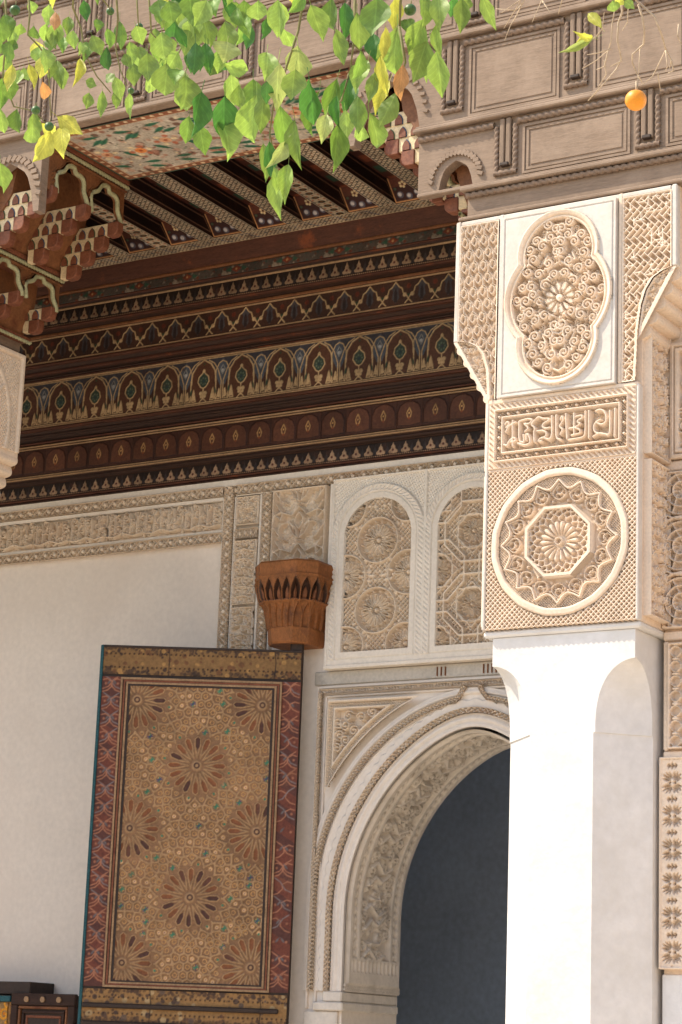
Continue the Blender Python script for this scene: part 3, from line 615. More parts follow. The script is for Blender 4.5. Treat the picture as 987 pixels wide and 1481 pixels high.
def tile_cart():
    w, h = .200, .192; cv = Cv(w, h, .0045, 0, S(62, 36, 27)); xc = w/2
    p = [(xc-.09, .02), (xc-.09, .11), (xc-.07, .155), (xc-.03, .178), (xc, .182), (xc+.03, .178), (xc+.07, .155), (xc+.09, .11), (xc+.09, .02), (xc, .012)]
    cv.fill(p, .005, S(86, 52, 38)); cv.stroke(p+p[:1], .005, None, S(40, 18, 14))
    cv.stroke([(xc, .135), (xc-.018, .10), (xc-.012, .075), (xc, .06), (xc+.012, .075), (xc+.018, .10), (xc, .135)], .007, .008, S(178, 138, 92)); cv.disc(xc, .062, .008, None, S(120, 60, 36)); cv.disc(xc, .098, .006, None, S(190, 150, 96))
    return cv.mesh('cartouche_panel', skirt=.008)
def tile_tref(w, h, k=1.):
    cv = Cv(w, h, .0036, 0, DK); xc = w/2; cl = tuple(v*k for v in S(152, 124, 100))
    for x in (0, w): cv.fill([(x, h*.1), (x-.016, h*.4), (x, h*.75), (x+.016, h*.4)], None, S(52, 44, 44))
    cv.disc(xc, h*.36, .023, .006, cl); cv.disc(xc, h*.60, .016, .006, cl); cv.fill([(xc-.012, h*.62), (xc, h*.95), (xc+.012, h*.62)], .006, cl)
    cv.disc(xc-.022, h*.28, .013, .006, cl); cv.disc(xc+.022, h*.28, .013, .006, cl); cv.disc(xc, h*.38, .009, None, S(78, 40, 34))
    cv.stroke([(0, h*.05), (w, h*.05)], .006, .003, S(96, 70, 56))
    for i in range(6): cv.disc(w*(i+.5)/6, h*.05, .004, .004, S(150, 120, 96))
    return cv.mesh('trefoil_panel', skirt=.008)
def tile_grey():
    w, h = .42, .062; cv = Cv(w, h, .0045, 0, S(74, 66, 60))
    rng = random.Random(3)
    for i in range(26): cv.disc(rng.uniform(0, w), rng.uniform(0, h), rng.uniform(.006, .014), None, rng.choice([S(108, 98, 88), S(52, 66, 60), S(96, 54, 40), S(130, 118, 104)]))
    cv.fill([(.21, .005), (.17, .031), (.21, .057), (.25, .031)], .003, S(112, 54, 36)); cv.fill([(.12, .031), (.16, .05), (.165, .031), (.16, .012)], None, S(46, 78, 62)); cv.fill([(.30, .031), (.26, .05), (.255, .031), (.26, .012)], None, S(46, 78, 62))
    cv.disc(.21, .031, .009, .004, S(160, 120, 84))
    return cv.mesh('flower_panel', skirt=.006)
def row(name, me, w, x0, y, z):
    x = x0-w/2
    while x > WX0+w: x -= w
    while x < WX1-w: put(name, me, 'paint', cn, (x, y, z)); x += w
row('arcade_panel', tile_arcade(), .321, -8.19, 12.428, 6.079); row('ogee_panel', tile_lattice(), .202, -8.02, 12.318, 6.540); row('cartouche_panel', tile_cart(), .200, -8.18, 12.499, 5.732)
row('trefoil_panel', tile_tref(.0932, .112, .8), .0932, -8.286, 12.216, 6.761); row('trefoil_panel', tile_tref(.0965, .096), .0965, -7.905, 12.549, 5.566); row('flower_panel', tile_grey(), .42, -8.0, 12.171, 6.910)

# =================================================================== painted ceiling of the portico
ce = thing('painted_ceiling', 'painted wooden beam ceiling of the portico with patterned beams and dark coffers', 'ceiling', (-7.3, 11.4, 7.11))
ZB = 7.114; ZD = 7.245
box('deck', WX0-.3, WX1+.3, 10.06, 13.6, ZD, ZD+.16, 'dark', ce, 0)
TAN = S(160, 145, 124, 1.5)
def beam_canvas(kind):
    cv = Cv(.128, 1.16, .0040, 0, TAN); U, V = cv.U, cv.V
    if kind == 0:
        d = latt(U, V, .040); cv.where(d < .0045, None, S(78, 66, 54)); 
        for i in range(29):
            for j in range(3):
                x = .026+.040*j+(.02 if i % 2 else 0); cv.fill([(x-.008, .02+i*.04), (x, .009+i*.04), (x+.008, .02+i*.04), (x, .031+i*.04)], None, [S(56, 44, 36), S(66, 74, 62), S(122, 82, 58)][(i+j) % 3])
    else:
        for i in range(15):
            y = .04+i*.078
            cv.fill([(.064+.030*math.cos(a*.628), y+.022*math.sin(a*.628)) for a in range(10)], .001, S(44, 36, 30)); cv.fill([(.064+.013*math.cos(a*.628), y+.010*math.sin(a*.628)) for a in range(10)], None, S(110, 76, 44))
            for sx in (-1, 1): cv.disc(.064+sx*.044, y+.039, .009, None, S(168, 88, 50)); cv.stroke([(.064+sx*.052, y-.02), (.064+sx*.03, y+.02)], .005, None, S(88, 78, 66)); cv.disc(.064+sx*.05, y, .006, None, S(84, 90, 84))
            cv.disc(.064, y+.039, .008, None, S(150, 84, 52))
    for x in (.008, .120): cv.stroke([(x, 0), (x, 1.16)], .006, .002, S(60, 62, 74))
    for x in (.002, .126): cv.stroke([(x, 0), (x, 1.16)], .006, .003, S(172, 150, 122))
    return cv.mesh('beam_soffit', lambda U, V, H: (U-.128, V+10.83, ZB-H))
def beam_side():
    h = ZD-ZB; cv = Cv(1.16, h, .0048, 0, S(40, 20, 16)); LN = S(124, 92, 74)
    cv.fill([(0, .030), (1.08, .030), (.99, .100), (0, .100)], None, S(30, 15, 12)); cv.stroke([(0, .026), (1.10, .026), (1.005, .104), (0, .104)], .007, .003, LN)
    return cv.mesh('beam_side', lambda U, V, H: (H, U+10.83, V+ZB))
bsof = [beam_canvas(0), beam_canvas(1)]; bsd = beam_side()
def end_panel():
    w, h = .236, .185; cv = Cv(w, h, .0040, 0, S(52, 24, 20)); W_ = S(186, 178, 176)
    cv.where(cv.V > h*.62, None, S(84, 42, 28))
    for x, y in ((.055, .055), (.118, .038), (.181, .055)):
        cv.disc(x, y, .024, None, S(78, 74, 84)); cv.disc(x-.003, y+.003, .016, .006, W_, dome=True)
    for k in range(5): a = k*1.257; cv.disc(.095+.018*math.cos(a), .125+.018*math.sin(a), .009, .002, S(200, 176, 136))
    cv.disc(.16, .12, .014, None, S(120, 60, 50)); cv.disc(.03, .10, .010, None, S(60, 72, 56))
    cv.stroke([(.005, h), (.005, .006), (w-.005, .006), (w-.005, h)], .010, .004, S(178, 128, 86))
    return cv.mesh('coffer_end', lambda U, V, H: (U, 11.972-V*.72-H*.5, ZB+V*.70-H*.5))
ep = end_panel()
def deck_strip():
    cv = Cv(.236, 1.15, .006, 0, S(64, 30, 22))
    for i in range(6):
        y = .02+i*.19; cv.stroke([(.12, y), (.22, y), (.22, y+.15), (.12, y+.15), (.12, y)], .010, .002, S(150, 112, 84)); cv.fill([(.02, y+.02), (.10, y+.02), (.10, y+.13), (.02, y+.13)], None, [S(40, 66, 52), S(110, 56, 36)][i % 2])
    return cv.mesh('coffer_panel', lambda U, V, H: (U, V+10.82, ZD-.004-H))
dk = deck_strip()
xb = -7.03
bx_list = [xb+.364*k for k in range(-16, 13)]
for k, x in enumerate(bx_list):
    if x-.13 < WX0 or x > WX1: continue
    b = put('beam', bpy.data.meshes.get('beam_core') or boxm(-.124, -.004, 10.80, 12.12, ZB+.004, ZD+.01, 0), 'dark', ce, (x, 0, 0)); b.data.name = 'beam_core'
    put('soffit_painting', bsof[1 if (k+1) % 4 == 0 else 0], 'paint', b); put('side_painting', bsd, 'paint', b)
    e = put('coffer_end', ep, 'paint', ce, (x, 0, 0)); put('coffer_panel', dk, 'paint', ce, (x, 0, 0))
cv = Cv(.48, .128, .0042, 0, TAN); cv.where(latt(cv.U, cv.V, .032) < .0035, None, S(84, 70, 56))
for i in range(12): cv.fill([(.02+.04*i-.010, .064), (.02+.04*i, .05), (.02+.04*i+.010, .064), (.02+.04*i, .078)], None, [S(60, 48, 40), S(70, 76, 88), S(132, 84, 54)][i % 3])
for x in (.16, .40): cv.stroke([(x-.05, .02), (x, .015), (x+.05, .11), (x+.08, .11)], .007, None, S(56, 66, 92))
for y in (.006, .122): cv.stroke([(0, y), (.48, y)], .009, .003, S(170, 148, 118))
wp = cv.mesh('wall_plate', lambda U, V, H: (U, V+11.974, ZB-.003-H))
x = WX0
while x < WX1: put('wall_plate', wp, 'paint', ce, (x, 0, 0)); x += .48
box('plate_core', WX0, WX1, 11.98, 12.14, ZB, ZD, 'dark', ce, 0)

# =================================================================== lintel: weathered cedar fascia over the opening
ln = thing('wooden_lintel', 'weathered cedar lintel with coffered panels and twisted rope mouldings over the opening', 'lintel', (-6, 10, 6))
CX = -7.31                                             # axis of the large opening
YF = 10.0
ROPES = {}
def rope_h(x0, x1, z, y=YF-.012, r=.0175): put('rope_moulding', ropem((x0, y, z), (x1, y, z), r, .040), 'rope', ln)
def rope_v(x, z0, z1, y=YF-.008, r=.0150): put('rope_moulding', ropem((x, y, z0), (x, y, z1), r, .034), 'rope', ln)
def ledge(x0, x1, z0, z1, d=.042): box('ledge', x0, x1, YF-d, YF+.05, z0, z1, 'wood', ln, .006)
def frame(x0, x1, z0, z1):
    for a, dp in ((0, .010), (.022, .006)):
        b = a+.014
        bm = bmesh.new()
        for (p, q, r, s) in ((x0+a, x1-a, z1-b, z1-a), (x0+a, x1-a, z0+a, z0+b), (x0+a, x0+b, z0+b, z1-b), (x1-b, x1-a, z0+b, z1-b)):
            c = bmesh.ops.create_cube(bm, size=1)['verts']
            for v in c: v.co = Vector(((p+q)/2+v.co.x*(q-p), YF-dp/2+v.co.y*dp, (r+s)/2+v.co.z*(s-r)))
        put('panel_frame', bm_mesh('panel_frame', bm), 'wood', ln)
    box('panel', x0+.047, x1-.047, YF-.005, YF+.02, z0+.047, z1-.047, 'wood', ln, .003)
def pilaster(x, z0, z1):
    for s in (-1, 1): box('pilaster_strip', x+s*.019-.0145, x+s*.019+.0145, YF-.024, YF+.01, z0, z1-.004, 'woodv', ln, .005)
    box('pilaster_strip', x-.030, x+.030, YF-.006, YF+.01, z0-.002, z1-.006, 'woodv', ln, .002)
    box('pilaster_foot', x-.026, x+.026, YF-.034, YF-.001, z0-.004, z0+.016, 'iron', ln)
    for s in (-1, 1): rope_v(x+s*.056, z0-.03, z1-.045)
    put('rope_moulding', ropem((x-.068, YF-.010, z0-.036), (x+.068, YF-.010, z0-.036), .0150, .034), 'rope', ln)
def prow(x0, x1, z0, z1, pil, skip=()):
    """one row of the fascia: rope under the ledge, pilasters, framed panels between them"""
    edges = [x0]+[p for p in pil if x0 < p < x1]+[x1]
    for p in pil:
        if x0 < p < x1: pilaster(p, z0+.075+.03*(z1-z0 > .45), z1-.004)
    for i, (a, b) in enumerate(zip(edges[:-1], edges[1:])):
        a2 = a+(.070 if a != x0 else .0); b2 = b-(.070 if b != x1 else 0)
        if b2-a2 < .12: continue
        rope_h(a2, b2, z1-.034)
        if i in skip: continue
        frame(a2+.030, b2-.030, z0+.012, z1-.060)
# tier boards with their scalloped arch cuts
def arch_cut(c, w, zb, zt, n=10, cusps=3):             # right to left outline of a lobed opening
    L = []
    for i in range(n+1):
        t = i/n; a = math.pi*t; L.append((c+w/2*math.cos(a)*(1+.07*math.cos(a*cusps*2)), zb+(zt-zb)*(math.sin(a)**.75)*(1-.05*math.cos(a*cusps*2))))
    return L
def teeth(c, w, zb, zt, parent, y=YF, s=.034):
    bm = bmesh.new(); n = 19
    for i in range(n):
        a = math.pi*(.04+.92*i/(n-1)); x = c+w/2*math.cos(a); z = zb+(zt-zb)*math.sin(a)**.8
        cb = bmesh.ops.create_cube(bm, size=1)['verts']; rm_ = Matrix.Rotation(-a+math.pi/2+.5, 3, 'Y')
        for v in cb: v.co = Vector((x, y-.006, z))+rm_ @ Vector((v.co.x*s*.62, v.co.y*.016, v.co.z*s))
    return put('scalloped_trim', bm_mesh('teeth', bm), 'wood', parent)
def board(x0, x1, z0, z1, cut=None, zl=None):
    """fascia board; cut = (centre, width, top)"""
    p = [(x0, z1), (x0, z0)]
    if cut:
        c, w, zt = cut; arc = arch_cut(c, w, z0, zt)[::-1]; p += arc
    p += [(x1, z0), (x1, z1)]
    # remove duplicate neighbours
    q = [p[0]]
    for a in p[1:]:
        if abs(a[0]-q[-1][0])+abs(a[1]-q[-1][1]) > 1e-5: q.append(a)
    put('fascia_board', prism(q, YF, YF+.07), 'wood', ln)
XR = -2.6
# rows A and B above the right pier, and mirrored above the left pier
board(-6.20, XR, 6.604, 7.109, (-5.945, .40, 6.94)); board(-5.735, XR, 6.225, 6.582, (-5.50, .20, 6.385))
board(-12.4, 2*CX+6.20, 6.604, 7.109, (2*CX+5.945, .40, 6.94)); board(-12.4, 2*CX+5.735, 6.225, 6.582, (2*CX+5.50, .20, 6.385))
teeth(-5.50, .31, 6.255, 6.435, ln); teeth(2*CX+5.50, .31, 6.255, 6.435, ln); teeth(-5.945, .50, 6.66, 6.985, ln, s=.030); teeth(2*CX+5.945, .50, 6.66, 6.985, ln, s=.045)
for sg in (0, 1):
    X = (lambda a, b: (2*CX-b, 2*CX-a) if sg else (a, b)); E = 2*CX-XR if not sg else XR
    far = XR if not sg else 2*CX+12.4
    for (a, z0, z1, d) in ((-5.757, 6.582, 6.606, .045), (-5.450, 6.186, 6.210, .045), (-5.460, 6.018, 6.040, .036)):
        x0, x1 = X(a, XR if not sg else 2*CX+12.4); ledge(x0, x1, z0, z1, d)
    x0, x1 = X(-5.757, XR if not sg else 2*CX+12.4); box('ledge', x0, x1, YF-.014, YF+.03, 6.607, 6.632, 'wood', ln)
    x0, x1 = X(-5.735, XR if not sg else 2*CX+12.4); box('ledge', x0, x1, YF-.012, YF+.03, 6.212, 6.232, 'wood', ln)
    pa = [-5.53, -4.78, -4.03, -3.28]; pb = [-5.192, -4.365, -3.54]
    if sg: pa = sorted(2*CX-p for p in pa); pb = sorted(2*CX-p for p in pb)
    x0, x1 = X(-5.70, XR if not sg else 2*CX+12.4)
    prow(x0, x1, 6.620, 7.109, pa, skip=(0,) if not sg else (len(pa),))
    prow(x0-(0 if sg else .03), x1+(.03 if sg else 0), 6.225, 6.582, pb, skip=(0,) if not sg else (len(pb),))
    x0, x1 = X(-5.425, XR if not sg else 2*CX+12.4)
    box('bearing_board', x0, x1, YF+.004, 10.84, 6.040, 6.19, 'wood', ln); rope_h(x0, x1, 6.168, YF-.010, .017)
# full-width rows above the opening
box('fascia_board', -12.4, XR, YF, YF+.07, 7.135, 8.6, 'wood', ln, 0)
ledge(-12.4, XR, 7.109, 7.135, .045); box('ledge', -12.4, XR, YF-.018, YF+.02, 7.136, 7.156, 'wood', ln)
prow(-12.4, XR, 7.150, 7.560, [-6.94+.77*k for k in range(-7, 6)])
ledge(-12.4, XR, 7.560, 7.584, .045); prow(-12.4, XR, 7.60, 8.05, [-6.55+.77*k for k in range(-7, 6)]); ledge(-12.4, XR, 8.05, 8.08, .05)
box('beam_core', -8.42, -6.20, YF+.07, 10.835, 7.135, 7.24, 'dark', ln, 0)
# painted underside of the lintel
def flower_soffit():
    w, h = 2.16, .80; cv = Cv(w, h, .0066, 0, S(170, 160, 146, 1.35)); rng = random.Random(12)
    pinks = [S(164, 122, 104, 1.3), S(146, 104, 88, 1.3), S(178, 148, 130, 1.3), S(112, 86, 74, 1.3), S(190, 182, 168, 1.3), S(196, 184, 160, 1.3), S(176, 168, 156, 1.3)]
    for i in range(420):
        x, y = rng.uniform(.06, w-.06), rng.uniform(.06, h-.06); cv.disc(x, y, rng.uniform(.012, .030), rng.uniform(.0, .002), rng.choice(pinks))
    for i in range(260):
        x, y = rng.uniform(.06, w-.06), rng.uniform(.06, h-.06); cv.disc(x, y, rng.uniform(.005, .010), None, rng.choice([S(70, 52, 44, 1.4), S(66, 88, 68, 1.4), S(210, 190, 150, 1.4), S(92, 60, 50, 1.4)]))
    for i in range(9):
        c = (.13+.237*i, .40+.04*math.sin(i*2)); cv.disc(*c, .040, .001, S(206, 128, 72, 1.4) if i % 2 else S(196, 150, 118, 1.4)); cv.disc(*c, .014, None, S(150, 70, 40, 1.4))
        for k in range(6): a = k*1.047; cv.disc(c[0]+.065*math.cos(a), c[1]+.065*math.sin(a), .020, .001, [S(204, 186, 152, 1.4), S(172, 104, 80, 1.4)][k % 2])
        for dx, y, a in ((0, .14, .15), (.11, .19, 2.6), (.03, .62, 3.4), (.14, .66, .2), (.12, .40, 1.1), (.06, .26, 5.8)):
            L = drop(c[0]+dx, y, .130, .044, a+rng.uniform(-.3, .3)); cv.fill(L, .001, S(44, 104, 78, 1.4)); cv.stroke([L[0], L[4]], .007, None, S(34, 66, 60, 1.4))
    e = np.minimum(np.minimum(cv.U, w-cv.U), np.minimum(cv.V, h-cv.V)); cv.where(e < .058, .002, S(132, 84, 62, 1.4)); s = np.where(np.minimum(cv.V, h-cv.V) < np.minimum(cv.U, w-cv.U), cv.U, cv.V)
    cv.where((e < .046) & (e > .018) & ((s/.066) % 1 < .52) & (np.abs(((s/.066) % 1)-.26)*.066+np.abs(e-.032)*.6 < .016), .003, S(196, 172, 140, 1.4)); cv.where((e < .064) & (e > .056), .003, S(176, 140, 108, 1.4)); cv.where(e < .008, .003, S(58, 84, 70, 1.4))
    return cv.mesh('painted_soffit', lambda U, V, H: (U-8.39, V+10.04, 7.106-H))
box('soffit_board', -8.42, -6.20, YF+.03, 10.845, 7.108, 7.134, 'dark', ln, 0)
put('painted_soffit', flower_soffit(), 'paint', ln)

# =================================================================== muqarnas brackets under the lintel
def niche_mesh():
    a = .026; v = []; f = []
    pts = [(-a, 0), (-a, .030), (-a*.6, .052), (0, .066), (a*.6, .052), (a, .030), (a, 0)]
    return pts
NPTS = niche_mesh()
nm_red = prism([(x*.86, z*.9) for x, z in NPTS], -.006, .004); nm_g = prism(NPTS, -.003, .004)
def corbel(root, side, ytop, y0, y1, x_tip, z_top, n, dx=.105, dz=.082, xin=None):
    """stepped corbel: each step a cream body with red niches and a rounded red block at its end"""
    for k in range(n):
        xe = x_tip+side*k*dx; zt = z_top-k*dz; zb = zt-dz; xi = xe+side*(.11*(n-k)+.03)
        a, b = (xe+side*.055, xi) if side > 0 else (xi, xe+side*.055)
        body = box('corbel_step', a, b, y0+.004, y1-.03, zb, zt, 'cream', root, .004)
        prof = [(0, 1), (0, .40), (.08, .18), (.28, .03), (.5, 0), (1.0, 0), (1.0, 1)]
        put('rounded_block', prism([(xe+side*.085*p, zb-.012+(dz+.010)*q) for p, q in prof], y0-.006, y1-.03, bev=.004), 'redm', root)
        for j in range(n-k):
            xx = xe+side*(.135+.078*j)
            if (xx > xi-.02) if side > 0 else (xx < xi+.02): continue
            put('niche', nm_g if (j+k) % 2 else bpy.data.meshes.get('nm_b') or nm_b, None, body, (xx, y0+.002, zb+.002)); put('niche', nm_red, 'redm', body, (xx, y0-.001, zb+.002))
nm_b = prism(NPTS, -.003, .004); nm_b.name = 'nm_b'; nm_b.materials.append(M['blue']); nm_g.materials.append(M['green'])
def lobed(c, w, zb, zt, n=28):
    L = []
    for i in range(n+1):
        a = math.pi*i/n; rr = 1+.10*math.cos(a*7)
        L.append((c+w/2*math.cos(a)*rr*.95, zb+(zt-zb)*(math.sin(a)**.8)*(1.0 if abs(a-math.pi/2) < .12 else .93+.05*math.cos(a*7))))
    return L
def side_board(root, xf, side, arches, z0, z1, y0=10.07, y1=10.85):
    """board on the inner face with lobed arches cut into its lower edge; side=+1 faces +x"""
    p = [(y0, z1), (y0, z0)]
    for c, w, zt in arches: p += [q for q in lobed(c, w, z0, zt)[::-1]]
    p += [(y1, z0), (y1, z1)]; q = [p[0]]
    for a in p[1:]:
        if abs(a[0]-q[-1][0])+abs(a[1]-q[-1][1]) > 1e-4: q.append(a)
    put('side_board', prism(q, xf-.03, xf+.0, 'YZ') if side > 0 else prism(q, xf, xf+.03, 'YZ'), 'orange', root)
    for c, w, zt in arches:
        L = lobed(c, w, z0, zt); put('sage_edge', tube([(xf+side*.004, a, b) for a, b in L], .016, n=6), 'sage', root)
        L2 = lobed(c, w*1.13, z0, zt+.022); bm = bmesh.new()
        for i, (a, b) in enumerate(L2[2:-2]):
            cb = bmesh.ops.create_cube(bm, size=1)['verts']; rr = Matrix.Rotation(.8 if a > c else -.8, 3, 'X')
            for v in cb: v.co = Vector((xf+side*.004, a, b))+rr @ Vector((v.co.x*.014, v.co.y*.016, v.co.z*.042))
        put('scalloped_trim', bm_mesh('teeth', bm), 'sage' if False else 'orange', root)
    m = .0
    for zz, hh, mm, dd in ((z1-.03, .03, 'redm', .030), (z1-.060, .022, 'rope', .024), (z1-.080, .014, 'orange', .016)):
        if mm == 'rope':
            put('twisted_bead', ropem((xf+side*.018, y0-.04, zz+.012), (xf+side*.018, y1+.01, zz+.012), .013, .028), 'sage', root); continue
        a, b = (xf-.01, xf+dd) if side > 0 else (xf-dd, xf+.01); box('bracket_moulding', a, b, y0-.05, y1+.012, zz, zz+hh, mm, root, .004)
for sg, where in ((1, 'left'), (-1, 'right')):
    XF = (lambda x: x if sg > 0 else 2*CX-x)
    t = thing('upper_bracket', 'upper painted muqarnas bracket of the %s pier, with lobed arches and stepped red corbels' % where, 'bracket', (XF(-8.7), 10.4, 6.6), 'muqarnas brackets under the lintel')
    side_board(t, XF(-8.42), sg, [(10.30, .33, 7.000), (10.655, .33, 7.000)], 6.775, 7.105)
    for y in (10.10, 10.44, 10.78): corbel(t, -sg, 0, y, y+.085, XF(-8.40), 6.805, 4)
    a, b = sorted((XF(-9.16), XF(-8.98))); box('backing', a, b, 10.08, 10.84, 6.47, 7.10, 'redm', t)
    put('backing_slope', prism([(XF(-9.0), 6.47), (XF(-9.0), 7.10), (XF(-8.66), 7.10), (XF(-8.72), 6.80), (XF(-8.93), 6.48)], 10.09, 10.83), 'orange', t)
    t = thing('lower_bracket', 'lower painted muqarnas bracket resting on the %s pier under a striped bead' % where, 'bracket', (XF(-9.0), 10.4, 6.1), 'muqarnas brackets under the lintel')
    side_board(t, XF(-8.905), sg, [(10.30, .33, 6.455), (10.655, .33, 6.455)], 6.27, 6.535)
    for y in (10.10, 10.44, 10.78): corbel(t, -sg, 0, y, y+.085, XF(-8.90), 6.30, 2, .10, .075)
    a, b = sorted((XF(-9.9), XF(-9.17))); box('backing', a, b, 10.08, 10.83, 6.10, 6.53, 'redm', t)
    put('backing_slope', prism([(XF(-9.2), 6.12), (XF(-9.2), 6.53), (XF(-9.06), 6.53), (XF(-9.08), 6.33), (XF(-9.16), 6.13)], 10.09, 10.82), 'orange', t)
    a, b = sorted((XF(-9.12), XF(-9.155+.035))); 
    a, b = sorted((XF(-9.6), XF(-9.125))); box('base_moulding', a, b, 10.06, 10.86, 6.105, 6.128, 'redm', t); put('twisted_bead', ropem((XF(-9.128), 10.04, 6.096), (XF(-9.128), 10.86, 6.096), .012, .028), 'sage', t)

# =================================================================== piers
SCRIPT_ = SCRIPT
def scallop(x0, z0, x1, z1, n=4, b=.020):              # lobed diagonal edge from (x0,z0) upper outer to (x1,z1) lower inner
    L = []; dx, dz = x1-x0, z1-z0; ln_ = math.hypot(dx, dz); nx, nz = (-dz, dx) if dx < 0 else (dz, -dx); nx, nz = nx/ln_, nz/ln_
    if nz > 0: nx, nz = -nx, -nz
    for i in range(n*7+1):
        t = i/(n*7); k = abs(math.sin(t*n*math.pi)); s_ = b*(k-.25)*(1 if 0 < t < 1 else 0); L.append((x0+dx*t+nx*s_, z0+dz*t+nz*s_))
    return L
def corbel_spandrel(side):
    w, h = .215, .37; X0, Z0 = (-5.466, 4.975) if side < 0 else (-4.405, 5.205); cv = Cv(w, h, .003); X, Z = cv.U+X0, cv.V+Z0
    arabesque(cv, .017, .0075, .022, lambda x, y: True, 155, None, fat=1.3)
    if side < 0: lim = np.interp(Z, [4.98, 5.15, 5.24, 5.29, 5.315, 5.33], [-5.246, -5.258, -5.285, -5.325, -5.37, -5.44], right=-9); a = lim-X; ln_ = ((X+5.463)*.355+(Z-5.33)*.206)/.41
    else: lim = np.interp(Z, [4.98, 5.25, 5.38, 5.46, 5.52, 5.55, 5.565], [-4.41, -4.398, -4.38, -4.355, -4.315, -4.262, -4.215], right=9); a = X-lim; ln_ = (-(X+4.194)*.35+(Z-5.565)*.201)/.404
    cv.H = np.where((ln_ < .020) | (a < .010), .024, cv.H)
    return cv.mesh('corbel_spandrel', mask=(a > .0) & (ln_ > -.004) & (Z < (5.33 if side < 0 else 5.565))), (X0, 9.999, Z0)
def rope_frame(cv, x0, x1, y0, y1, w, hh):
    U, V = cv.U, cv.V; e = np.minimum(np.minimum(U-x0, x1-U), np.minimum(V-y0, y1-V)); m = (e > 0) & (e < w)
    cv.H = np.where(m, hh*(.55+.45*np.abs(np.sin((U+V)*math.pi/.030))), cv.H); cv.H = np.where((e > w*.92) & (e < w) | (e > 0) & (e < w*.08), hh, cv.H)
def medallion():
    w, h = .834, .838; cv = Cv(w, h, .0027); c = (.409, .433); U, V = cv.U-c[0], cv.V-c[1]; r = np.hypot(U, V); th = np.arctan2(V, U)
    cv.H = .020*sm(latt(cv.U, cv.V, .0275), .0085, .003)
    seg = math.pi/8; poly = .62*r+.38*r*np.cos(((th+seg/2) % seg)-seg/2)/math.cos(seg/2*.55)
    ring = (poly < .388) & (poly > .343); t = np.clip((poly-.343)/.045, 0, 1); cv.H = np.where(ring, .014+.012*np.interp(t, [0, .12, .3, .8, .92, 1], [.2, .9, 1, .85, .45, .05]), cv.H)
    inn = poly <= .343; cv.H = np.where(inn, .005+.011*sm(latt(cv.U, cv.V, .0145), .0045, .0025), cv.H)
    N = 16; per = 2*math.pi/N; ph = np.abs(((th+per/2) % per)-per/2)/(per/2); star = .322-.045*np.sin(ph*math.pi/2)
    cv.H = np.where(r < star, .0, cv.H)
    sp = [(c[0]+(.322-.045*math.sin(abs(((a+per/2) % per)-per/2)/(per/2)*math.pi/2))*math.cos(a), c[1]+(.322-.045*math.sin(abs(((a+per/2) % per)-per/2)/(per/2)*math.pi/2))*math.sin(a)) for a in np.linspace(0, 2*math.pi, N*10+1)]
    cv.stroke(sp, .011, .026)
    for k in range(N):
        a = per*k; P = lambda rr, tt: (c[0]+rr*math.cos(a)-tt*math.sin(a), c[1]+rr*math.sin(a)+tt*math.cos(a))
        for sg in (-1, 1):
            cv.stroke([P(.305, 0), P(.282, sg*.018), P(.262, sg*.036), P(.242, sg*.037), P(.226, sg*.022), P(.218, 0)], .0075, .022, None, True)
            cv.stroke([P(.29, 0), P(.268, sg*.020), P(.250, sg*.012), P(.246, -sg*.008)], .006, .020, None, True)
            cv.stroke([P(.232, sg*.018), P(.245, sg*.024), P(.258, sg*.004)], .006, .019, None, True)
        cv.disc(*P(.247, 0), .008, .020, dome=True); a2 = a+per/2; cv.disc(c[0]+.262*math.cos(a2), c[1]+.262*math.sin(a2), .010, .018, dome=True); cv.disc(c[0]+.215*math.cos(a2), c[1]+.215*math.sin(a2), .010, .016, dome=True)
    s8 = math.pi/4; oc = r*np.cos(((th+s8/2+math.pi/8+s8/2) % s8)-s8/2)
    cv.H = np.where(oc < .182, .006, cv.H); cv.H = np.where((oc < .186) & (oc > .166), .030, cv.H)
    ptsv = [(c[0]+rr*math.cos(2*math.pi*(k+o)/n), c[1]+rr*math.sin(2*math.pi*(k+o)/n)) for rr, n, o in ((.121, 18, 0), (.143, 18, .5), (.163, 18, 0), (.174, 36, .25)) for k in range(n)]
    F1, F2, I = cv.voro(ptsv, .06); m = (oc < .166) & (r > .108); cv.H = np.where(m, .004+.018*sm(F2-F1, .013, .004), cv.H)
    for k in range(18):
        a = 2*math.pi*k/18; P = lambda rr, tt: (c[0]+rr*math.cos(a)-tt*math.sin(a), c[1]+rr*math.sin(a)+tt*math.cos(a))
        cv.fill([P(.030, 0), P(.060, .0085), P(.095, .0145), P(.106, .008), P(.110, 0), P(.106, -.008), P(.095, -.0145), P(.060, -.0085)], .022, dome=.008)
    cv.stroke(circ(*c, .018, 20), .008, .024); return cv, poly, star, oc, r
